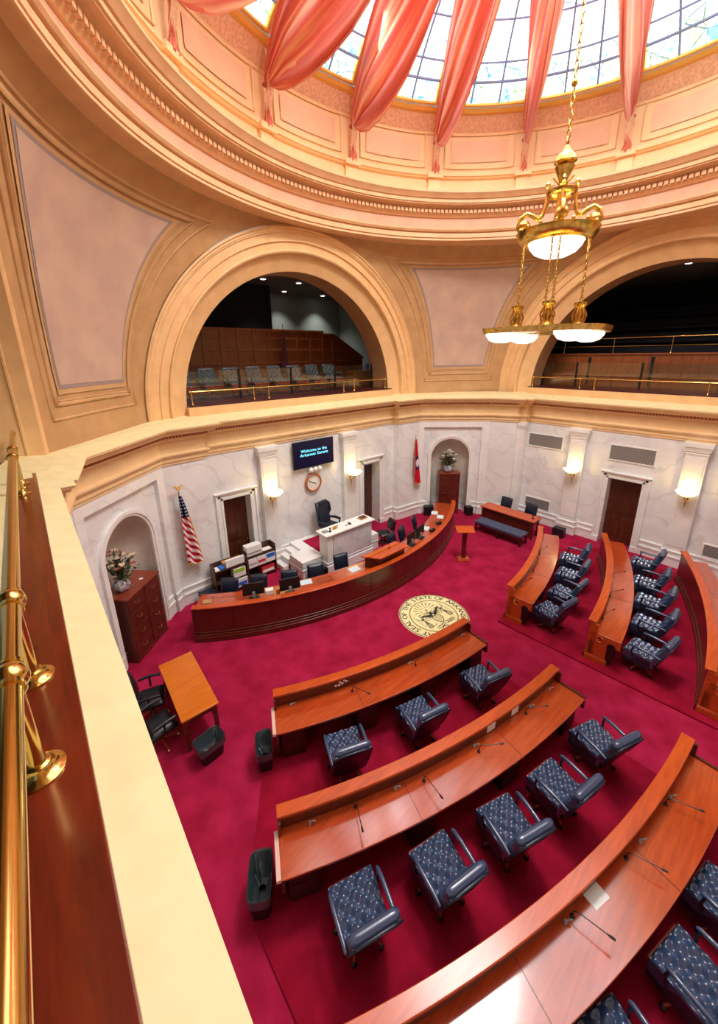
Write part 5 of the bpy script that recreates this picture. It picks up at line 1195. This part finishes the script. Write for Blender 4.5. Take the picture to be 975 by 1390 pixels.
for i in range(46):
    x_ = rnd.uniform(-.34, .34); y_ = rnd.uniform(-.5, -.3) if i % 2 else rnd.uniform(-.02, .2); l_ = rnd.uniform(.04, .1); a_ = rnd.uniform(-.6, .6)
    if abs(x_) < .14 and y_ > -.1 and y_ < .1: continue
    line(q, [(x_, y_), (x_ + l_ * math.cos(a_), y_ + l_ * math.sin(a_)), (x_ + l_ * 1.4, y_ + l_ * 1.3 * math.sin(a_))], rnd.uniform(.006, .014))
for s in (-1, 1):
    for j in range(5): line(q, [(s * (.36 + .02 * j), -.08 - .04 * j), (s * (.47 + .01 * j), -.12 - .045 * j)], .012)
q.build('engraving', M['sealk'], t, smooth=0); k_.build('ray', M['seald'], t, smooth=0)
#PART3
# ------------------------------------------------------------------ brass rails
def rail(label, ax, c, a0, a1, z0, zr, posts, r=.024, flange=.05, pr=.02):
    """ax 0: runs along x at y=c, ax 1: runs along y at x=c"""
    P = (lambda s, z: (s, c, z)) if ax == 0 else (lambda s, z: (c, s, z))
    t = thing('brass_rail', label, 'rail', P((a0 + a1) / 2, z0))
    q = MB(); q.tube([P(a0, zr), P(a1, zr)], r, 16); q.build('handrail', M['brass'], t, smooth=60)
    for s in posts:
        q = MB(); q.tube([P(s, z0), P(s, zr)], pr, 14); q.lathe([(pr * 1.45, -r * 1.2), (pr * 1.45, -r * 1.6), (pr, -r * 1.9)], P(s, zr), 16)
        b = q.build('post', M['brass'], t, smooth=50)
        q = MB(); q.ball(P(s, zr), r * 1.55, 18); 
        for e in (-1, 1):
            A_ = Vector(P(s + e * r * 1.35, zr)); B_ = Vector(P(s + e * r * 1.9, zr)); q.tube([A_, B_], r * 1.18, 16)
        q.build('ball_joint', M['brass'], b, smooth=60)
        q = MB(); q.lathe([(flange, 0), (flange, .008), (flange * .8, .014), (flange * .55, .03), (flange * .5, .05), (pr, .055)], P(s, z0), 24)
        f = q.build('flange', M['brass'], b, smooth=50)
    return t
sb = MB(); sb.box(-8.6, -7.4, -5.03, 5.03, 5.12, 5.205); struct(sb, 'trim_left_sill', M['railwood'], smooth=0, bev=.006)
rail('large brass balcony rail along the left edge, close to the viewer', 1, -7.565, -4.9, 4.95, 5.205, 5.675, [-4.2, -1.66, -1.03, 2.77, 3.3], r=.04, flange=.088, pr=.03)
# front gallery
q = MB(); q.box(-3.95, 3.95, 7.7, 8.0, 5.05, 5.47); struct(q, 'trim_front_gallery_curb', M['arch'], smooth=0)
q = MB(); q.box(-3.93, 3.93, 7.72, 8.9, 5.47, 5.5); struct(q, 'trim_front_gallery_sill', M['gsill'] if 'gsill' in M else M.setdefault('gsill', mat('plum_sill', (74, 20, 24), .35)), smooth=0)
rail('brass rail across the front gallery opening', 0, 8.0, -3.76, 3.84, 5.5, 5.86, [-3.74, -1.86, -1.36, 1.7, 2.21, 3.82], r=.026, flange=.045, pr=.02)
q = MB(); q.box(8.2, 8.5, -3.9, 4.28, 5.05, 5.47); struct(q, 'trim_right_gallery_curb', M['arch'], smooth=0)
q = MB(); q.box(8.22, 9.4, -3.88, 4.26, 5.47, 5.5); struct(q, 'trim_right_gallery_sill', M['gsill'], smooth=0)
rail('brass rail across the right gallery opening', 1, 8.45, -3.9, 4.2, 5.5, 5.86, [-3.8, -1.75, -1.25, 1.9, 2.4, 4.18], r=.026, flange=.045, pr=.02)
# front gallery room
def room(name, x0, x1, y0, y1, z0, z1, mw, mf, mc, skip):
    sides = {'s': ((x0, y0), (x1, y0)), 'n': ((x0, y1), (x1, y1)), 'w': ((x0, y0), (x0, y1)), 'e': ((x1, y0), (x1, y1))}
    for k, (a, b) in sides.items():
        if k == skip: continue
        q = MB(); q.quad((*a, z0), (*b, z0), (*b, z1), (*a, z1)); struct(q, 'wall_%s_%s' % (name, {'s': 'south', 'n': 'north', 'w': 'west', 'e': 'east'}[k]), mw, smooth=0)
    q = MB(); q.quad((x0, y0, z0), (x1, y0, z0), (x1, y1, z0), (x0, y1, z0)); struct(q, 'floor_' + name, mf, smooth=0)
    q = MB(); q.quad((x0, y0, z1), (x1, y0, z1), (x1, y1, z1), (x0, y1, z1)); struct(q, 'ceiling_' + name, mc, smooth=0)
room('front_gallery', -7.6, 7.0, 9.0, 15.0, 5.3, 9.75, M['gwall'], M['gfloor'], M['gceil'], 's')
def arch_wall(name, fr, uc, Ri, d, u0, u1, z1, m):
    q = MB(); holed_wall(q, fr, u0, u1, 4.6, z1, [(uc, Ri, 5.3, ZS, True)], w=-d); struct(q, name, m, smooth=0)
arch_wall('wall_front_gallery_inner', frA, 0, 4.3, 1.5, -7.6, 7.0, 9.75, M['gceil'])
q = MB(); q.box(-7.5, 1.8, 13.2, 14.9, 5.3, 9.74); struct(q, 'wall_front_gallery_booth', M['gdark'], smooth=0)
# oak partition
t = thing('oak_partition', 'tall panelled oak partition behind the front gallery seats, stepping down to the right', 'partition', (0, 12.1, 5.3))
prof = [(-7.4, 5.3), (6.2, 5.3), (6.2, 6.66), (4.35, 7.72), (3.75, 7.72), (3.75, 7.84), (-7.4, 7.84)]
fro = lambda u, w, z: (u, 12.1 - w, z)
q = MB(); q.prism(prof, fro, -.12, 0); q.build('board', M['gwood'], t, smooth=0)
q = MB(); 
for u0, u1, z0, z1 in [(-7.4, 3.8, 7.80, 7.88)]: q.fbox(fro, u0, u1, -.15, .05, z0, z1)
q.prism([(3.75, 7.70), (4.37, 7.70), (6.25, 6.62), (6.25, 6.70), (4.39, 7.77), (3.75, 7.77)], fro, -.15, .05); q.build('cap_rail', M['gwood'], t, smooth=0)
q = MB()
for zr_ in (6.5, 7.02, 7.5): q.fbox(fro, -7.4, 3.75, 0, .03, zr_ - .04, zr_ + .04)
for k in range(17): u = -7.3 + .69 * k; q.fbox(fro, u - .05, u + .05, 0, .034, 5.3, 7.8)
q.fbox(fro, 4.3, 4.4, 0, .03, 5.3, 7.65); q.fbox(fro, 3.75, 5.2, 0, .03, 6.98, 7.04); q.fbox(fro, 3.75, 6.2, 0, .03, 6.46, 6.54); q.build('stile_and_rail', M['gwood'], t, smooth=0, bev=.01)
M['furled'] = noisy('dull_red_flag_cloth', (110, 20, 36), (70, 26, 52), 3., .8, stretch=(1, 1, 3))
# flag in the gallery
t = thing('gallery_flag', 'furled red flag on a staff before the oak partition', 'flag', (1.45, 11.7, 5.3)); q = MB(); q.tube([(1.45, 11.7, 5.3), (1.45, 11.7, 7.95)], .018, 8); q.lathe([(.0001, 0), (.03, .04), (.012, .09), (.0001, .18)], (1.45, 11.7, 7.95), 10); q.build('staff', M['brassd'], t)
q = MB(); q.grid(lambda u, v: (1.45 + (.05 + .1 * (1 - v)) * math.cos(2 * PI * u) * (1 + .25 * math.sin(6 * PI * u)), 11.66 + (.04 + .06 * (1 - v)) * math.sin(2 * PI * u), 6.2 + 1.62 * v), 30, 14, cu=True, uv=True); q.build('furled_cloth', M['furled'], t, smooth=80)
# gallery chairs
gc = make_tufted_chair('gtuft', 'gallery_chair')
GN = ['grey tufted chair at the far left of the front gallery row', 'grey tufted chair second from the left in the front gallery', 'grey tufted chair third from the left in the front gallery', 'grey tufted chair fourth from the left in the front gallery', 'grey tufted chair in the front gallery just below the furled flag', 'grey tufted chair third from the right in the front gallery', 'grey tufted chair second from the right in the front gallery', 'grey tufted chair at the right end of the front gallery row']
for i in range(8): place(gc, i == 0, (-3.3 + .86 * i, 9.95, 5.44), PI, GN[i], 'tufted chairs of the front gallery')
q = MB(); q.box(-7.5, 3.7, 9.3, 12.0, 5.3, 5.44); struct(q, 'floor_front_gallery_tier', M['gfloor'], smooth=0)
def balustrade(label, fr, us, z0, z1, w):
    t = thing('glass_balustrade', label, 'balustrade', fr((us[0] + us[-1]) / 2, w, z0))
    for a, b in zip(us[:-1], us[1:]): q = MB(); q.fbox(fr, a + .03, b - .03, w - .006, w + .006, z0, z1); q.build('glass_pane', M['glass'], t, smooth=0)
    for a in us: q = MB(); q.fbox(fr, a - .03, a + .03, w - .03, w + .03, z0, z1 + .02); q.build('mullion', M['black'], t, smooth=0)
balustrade('clear glass balustrade with dark mullions in the front gallery', frA, [-3.8, -1.95, -.03, 1.9, 3.8], 5.5, 6.40, -1.28)
# small reading desk with a bottle at the gallery's right end
t = thing('gallery_podium', 'low oak counter at the right end of the front gallery', 'counter', (4.3, 10.2, 5.3)); q = MB(); q.box(3.75, 5.0, 9.9, 10.3, 5.3, 6.08); q.build('body', M['gwood'], t, smooth=0); q = MB(); q.box(3.7, 5.05, 9.86, 10.34, 6.08, 6.12); q.build('top', M['gwood'], t, smooth=0)
q = MB(); q.lathe([(.0001, 0), (.09, 0), (.09, .2), (.06, .28), (.03, .32), (.0001, .33)], (4.75, 10.1, 6.1205), 14); solo(q, 'water_bottle', M['blue'], 'pale blue bottle standing on the gallery counter', 'bottle')
def downlight(x, y, z, label, energy=60, tgt=None, col=(1, .98, .94)):
    t = thing('downlight', label, 'downlight', (x, y, z - .02)); q = MB(); q.lathe([(.0001, -.012), (.1, -.012)], (x, y, z), 18); q.build('lens', M['spot'], t, smooth=0); q = MB(); q.lathe([(.1, -.016), (.14, -.014), (.14, 0)], (x, y, z), 20); q.build('trim_ring', M['white'], t)
    if energy:
        l = bpy.data.lights.new('downlight_lamp', 'SPOT'); l.energy = energy; l.spot_size = R(95); l.spot_blend = .8; l.color = col; l.shadow_soft_size = .08
        o = bpy.data.objects.new('downlight_lamp', l); COL.objects.link(o); o.location = (x, y, z - .05)
        if tgt: o.rotation_euler = (Vector(tgt) - Vector((x, y, z))).to_track_quat('-Z', 'Y').to_euler()
for i, (x, y, e, lb) in enumerate([(.82, 11.9, 90, 'bright round downlight nearest the top of the front gallery arch'), (2.45, 11.85, 90, 'round downlight in the front gallery, right of the brightest one'), (3.12, 14.2, 130, 'small far downlight above the gallery wall, left of the pair'), (4.22, 12.0, 60, 'small downlight in the front gallery close to the arch'), (5.4, 14.25, 150, 'small far downlight near the right haunch of the front arch')]): downlight(x, y, 9.74, lb, e)
# right gallery room with dark seat banks
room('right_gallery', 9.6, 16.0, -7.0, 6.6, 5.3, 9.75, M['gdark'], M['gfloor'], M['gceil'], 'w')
arch_wall('wall_right_gallery_inner', frB, -.2, 4.4, 1.5, -6.6, 7.0, 9.75, M['gceil'])
t = thing('oak_front', 'long oak parapet below the dark seats of the right gallery', 'parapet', (10.6, 0, 5.3)); q = MB(); q.box(10.5, 10.65, -6.9, 5.0, 5.3, 6.68); q.build('board', M['gwood'], t, smooth=0); q = MB(); q.box(10.44, 10.72, -6.9, 5.05, 6.68, 6.74); q.build('cap_rail', M['gwood'], t, smooth=0)
q = MB()
for k in range(6): q.box(10.47, 10.5, 2.9 - 2.13 * k - .05, 2.9 - 2.13 * k + .05, 5.5, 6.6)
q.build('joint_strip', M['gdark'], t, smooth=0)
t2 = rail('two tier brass rail on the oak parapet of the right gallery', 1, 10.6, -6.8, 4.95, 6.74, 7.30, [4.0, 2.16, .32, -1.5, -3.3, -5.1], r=.02, flange=.03, pr=.016)
q = MB(); q.tube([(10.6, -6.8, 7.0), (10.6, 4.95, 7.0)], .018, 10); q.build('lower_handrail', M['brass'], t2)
for k in range(4):
    x = 11.3 + .95 * k; z = 6.35 + .55 * k
    t = thing('bench_row', ['lowest dark bench row of the right gallery, behind the brass rail', 'second dark bench row of the right gallery', 'third dark bench row of the right gallery', 'topmost dark bench row of the right gallery'][k], 'bench', (x, 0, 5.3), 'dark bench rows of the right gallery')
    q = MB(); q.box(x, x + .9, -6.9, 4.9 - .25 * k, 5.3, z); q.build('riser', M['seatbank'], t, smooth=0)
    q = MB(); q.box(x + .55, x + .7, -6.8, 4.7 - .25 * k, z, z + .62); q.build('backrest', M['seatbank'], t, smooth=0, bev=.04)
    q = MB(); q.box(x + .1, x + .58, -6.8, 4.7 - .25 * k, z + .22, z + .34); q.build('seat', M['seatbank'], t, smooth=0, bev=.03)
balustrade('clear glass balustrade in the right gallery', frB, [-4.2, -2.9, -.75, 1.4, 3.55], 5.5, 6.4, -1.3)
downlight(11.24, .47, 9.74, 'single round downlight in the right gallery ceiling', 25)
# balcony behind the viewer
q = MB(); q.quad((-12, -7, 4.6), (-8.5, -7, 4.6), (-8.5, 7, 4.6), (-12, 7, 4.6)); struct(q, 'floor_left_gallery', M['gfloor'], smooth=0)
q = MB(); q.quad((-12, -7, 4.6), (-12, 7, 4.6), (-12, 7, 11), (-12, -7, 11)); struct(q, 'wall_left_gallery', M['gwall'], smooth=0)
q = MB(); q.quad((-12, -7, 11), (-12, 7, 11), (-7.3, 7, 11), (-7.3, -7, 11)); struct(q, 'ceiling_left_gallery', M['gceil'], smooth=0)
q = MB(); q.quad((-5, -9.5, 5), (5, -9.5, 5), (5, -9.5, 11), (-5, -9.5, 11)); struct(q, 'wall_back_gallery', M['gwall'], smooth=0)

# ------------------------------------------------------------------ chandelier
t = thing('chandelier', 'large two tier brass chandelier with opal bowls hanging from the dome', 'chandelier', (0, 0, 7.0))
q = MB()
zz = 10.0; k = 0
while zz < 15.5:
    a = k * PI / 2; c, s = math.cos(a), math.sin(a)
    q.tube([(.028 * math.cos(b) * c, .028 * math.cos(b) * s, zz + .065 * math.sin(b)) for b in [2 * PI * i / 12 for i in range(12)]], .0095, 6, closed=True); zz += .108; k += 1
    if k % 14 == 7: q.lathe([(.0001, -.05), (.04, -.03), (.045, 0), (.04, .03), (.0001, .05)], (0, 0, zz), 10)
q.build('suspension_chain', M['brassd'], t, smooth=60)
q = MB(); q.lathe([(.0001, 10.02), (.03, 10.0), (.02, 9.96), (.05, 9.92), (.05, 9.90), (.12, 9.83), (.165, 9.76), (.17, 9.73), (.10, 9.70), (.15, 9.66), (.12, 9.6), (.075, 9.5), (.05, 9.44), (.08, 9.42), (.05, 9.38), (.0001, 9.36)], (0, 0, 0), 20); q.build('finial', M['brassd'], t, smooth=50)
q = MB(); q.lathe([(.20, 9.36), (.235, 9.34), (.235, 9.30), (.20, 9.27), (.18, 9.30), (.20, 9.36)], (0, 0, 0), 28)
for k in range(4):
    a = PI / 2 * k + .5; c, s = math.cos(a), math.sin(a); q.lathe([(.0001, 0), (.035, .02), (.02, .06), (.04, .09), (.0001, .14)], (.215 * c, .215 * s, 9.36), 8); q.tube([(.0, .0, 9.4), (.1 * c, .1 * s, 9.47), (.15 * c, .15 * s, 9.53)], .014, 6); q.tube([(0, 0, 9.32), (.2 * c, .2 * s, 9.32)], .018, 6)
q.build('crown_ring', M['brassd'], t, smooth=50)
q = MB(); q.lathe([(.0001, 9.4), (.06, 9.36), (.075, 8.95), (.09, 8.9), (.07, 8.86), (.1, 8.8), (.0001, 8.75)], (0, 0, 0), 18); q.build('centre_stem', M['brassd'], t, smooth=50)
for k in range(4):
    a = PI / 2 * k + .5; c, s = math.cos(a), math.sin(a)
    P = [(.21, 9.3), (.22, 9.16), (.25, 9.02), (.31, 8.95), (.40, 9.02), (.50, 9.06), (.59, 9.0), (.62, 8.88), (.57, 8.78), (.48, 8.76), (.43, 8.83), (.46, 8.91), (.52, 8.90)]
    pp = []
    for i in range(len(P) - 1):
        for j in range(3): f = j / 3; pp.append(((P[i][0] * (1 - f) + P[i + 1][0] * f), P[i][1] * (1 - f) + P[i + 1][1] * f))
    pp.append(P[-1])
    q = MB(); q.tube([(r * c, r * s, z) for r, z in pp], [.026 + .012 * math.sin(PI * i / len(pp)) for i in range(len(pp))], 8); b = q.build('scroll_bracket', M['brassd'], t, smooth=60)
    q = MB(); q.ball((.53 * c, .53 * s, 8.88), .10, 14, .9); q.build('rosette', M['brassd'], b, smooth=60)
q = MB(); q.lathe([(.40, 8.70), (.52, 8.72), (.60, 8.76), (.64, 8.75), (.62, 8.68), (.56, 8.60), (.50, 8.57), (.44, 8.58), (.40, 8.70)], (0, 0, 0), 40)
for k in range(16): a = 2 * PI * k / 16; q.ball((.6 * math.cos(a), .6 * math.sin(a), 8.78), .03, 8)
q.lathe([(.08, 8.78), (.42, 8.68), (.42, 8.66), (.08, 8.74)], (0, 0, 0), 24); q.build('upper_ring', M['brassd'], t, smooth=50)
q = MB(); q.lathe([(.43, 8.6), (.41, 8.52), (.33, 8.43), (.2, 8.37), (.0001, 8.35)], (0, 0, 0), 32); q.build('upper_bowl', M['bowl'], t, smooth=70)
AXIS = .436                                       # turn of the four hangers
for k in range(4):
    a = PI / 2 * k + AXIS; c, s = math.cos(a), math.sin(a)
    for e in (-.055, .055):
        q = MB(); x0, y0 = .5 * c - e * s, .5 * s + e * c; z = 7.62; i = 0
        while z < 8.6:
            w_ = (1, 0) if i % 2 == 0 else (0, 1)
            q.tube([(x0 + .016 * math.cos(b) * w_[0], y0 + .016 * math.cos(b) * w_[1], z + .036 * math.sin(b)) for b in [2 * PI * j / 8 for j in range(8)]], .0065, 5, closed=True); z += .056; i += 1
        q.build('hanging_chain', M['brassd'], t, smooth=60)
    q = MB(); o = (.5 * c, .5 * s, 0); q.lathe([(.0001, 7.64), (.10, 7.62), (.105, 7.58), (.06, 7.54), (.05, 7.46), (.085, 7.40), (.06, 7.34), (.09, 7.28), (.12, 7.22), (.0001, 7.2)], o, 12)
    for j in range(6): b = PI / 3 * j; q.tube([(o[0] + .05 * math.cos(b), o[1] + .05 * math.sin(b), 7.56), (o[0] + .11 * math.cos(b), o[1] + .11 * math.sin(b), 7.42), (o[0] + .08 * math.cos(b), o[1] + .08 * math.sin(b), 7.3), (o[0] + .13 * math.cos(b), o[1] + .13 * math.sin(b), 7.22)], .015, 6)
    q.build('leafy_socket', M['brassd'], t, smooth=60)
q = MB()
def scal(r, k): return r * (1 + .13 * abs(math.cos(2 * (k - AXIS - .5))) ** 2.0)
for r0_, r1_, z0_, z1_ in ((.30, .95, 7.2, 7.2), (.95, 1.0, 7.2, 7.23), (1.0, .97, 7.23, 7.14), (.97, .30, 7.14, 7.14), (.30, .30, 7.14, 7.2)):
    q.grid(lambda u, v: (scal(r0_ + (r1_ - r0_) * v, 2 * PI * u) * math.cos(2 * PI * u), scal(r0_ + (r1_ - r0_) * v, 2 * PI * u) * math.sin(2 * PI * u), z0_ + (z1_ - z0_) * v), 80, 1, cu=True)
q.build('lower_tray', M['brassd'], t, smooth=40)
for k in range(4):
    a = PI / 2 * k + AXIS + .5; q = MB(); q.lathe([(.27, 7.145), (.265, 7.10), (.2, 7.02), (.1, 6.985), (.0001, 6.98)], (.80 * math.cos(a), .80 * math.sin(a), 0), 24); q.build('lower_bowl', M['bowl'], t, smooth=70)

# ------------------------------------------------------------------ light
w = bpy.data.worlds.new('world'); scene.world = w; w.use_nodes = True; w.node_tree.nodes['Background'].inputs[0].default_value = (.9, .95, 1, 1); w.node_tree.nodes['Background'].inputs[1].default_value = .25
def area(x, y, z, sx, sy, e, col, tgt, name='skylight_fill_lamp'):
    l = bpy.data.lights.new(name, 'AREA'); l.shape = 'ELLIPSE'; l.size = sx; l.size_y = sy; l.energy = e; l.color = col
    o = bpy.data.objects.new(name, l); COL.objects.link(o); o.location = (x, y, z); o.rotation_euler = (Vector(tgt) - Vector((x, y, z))).to_track_quat('-Z', 'Y').to_euler(); return o
area(.3, .9, 15.1, 3.6, 3.6, 1250, (1, .97, .93), (.6, 2.4, 0))  # unseen lamp added below the crown to strengthen the skylight
# lamps inside the glass, standing in for daylight low through the ring of windows
for k in range(8):
    a = 2 * PI * k / 8 + .2; area(5.2 * math.sin(a), 5.0 * math.cos(a), 14.05, 1.6, .7, 22, (1, .98, .96), (-3.5 * math.sin(a), -3.5 * math.cos(a), 5))
scene.view_settings.view_transform = 'Standard'; scene.view_settings.look = 'None'; scene.view_settings.exposure = .42; scene.view_settings.gamma = 1.
for o in list(scene.objects):
    if '_o' in o: del o['_o']
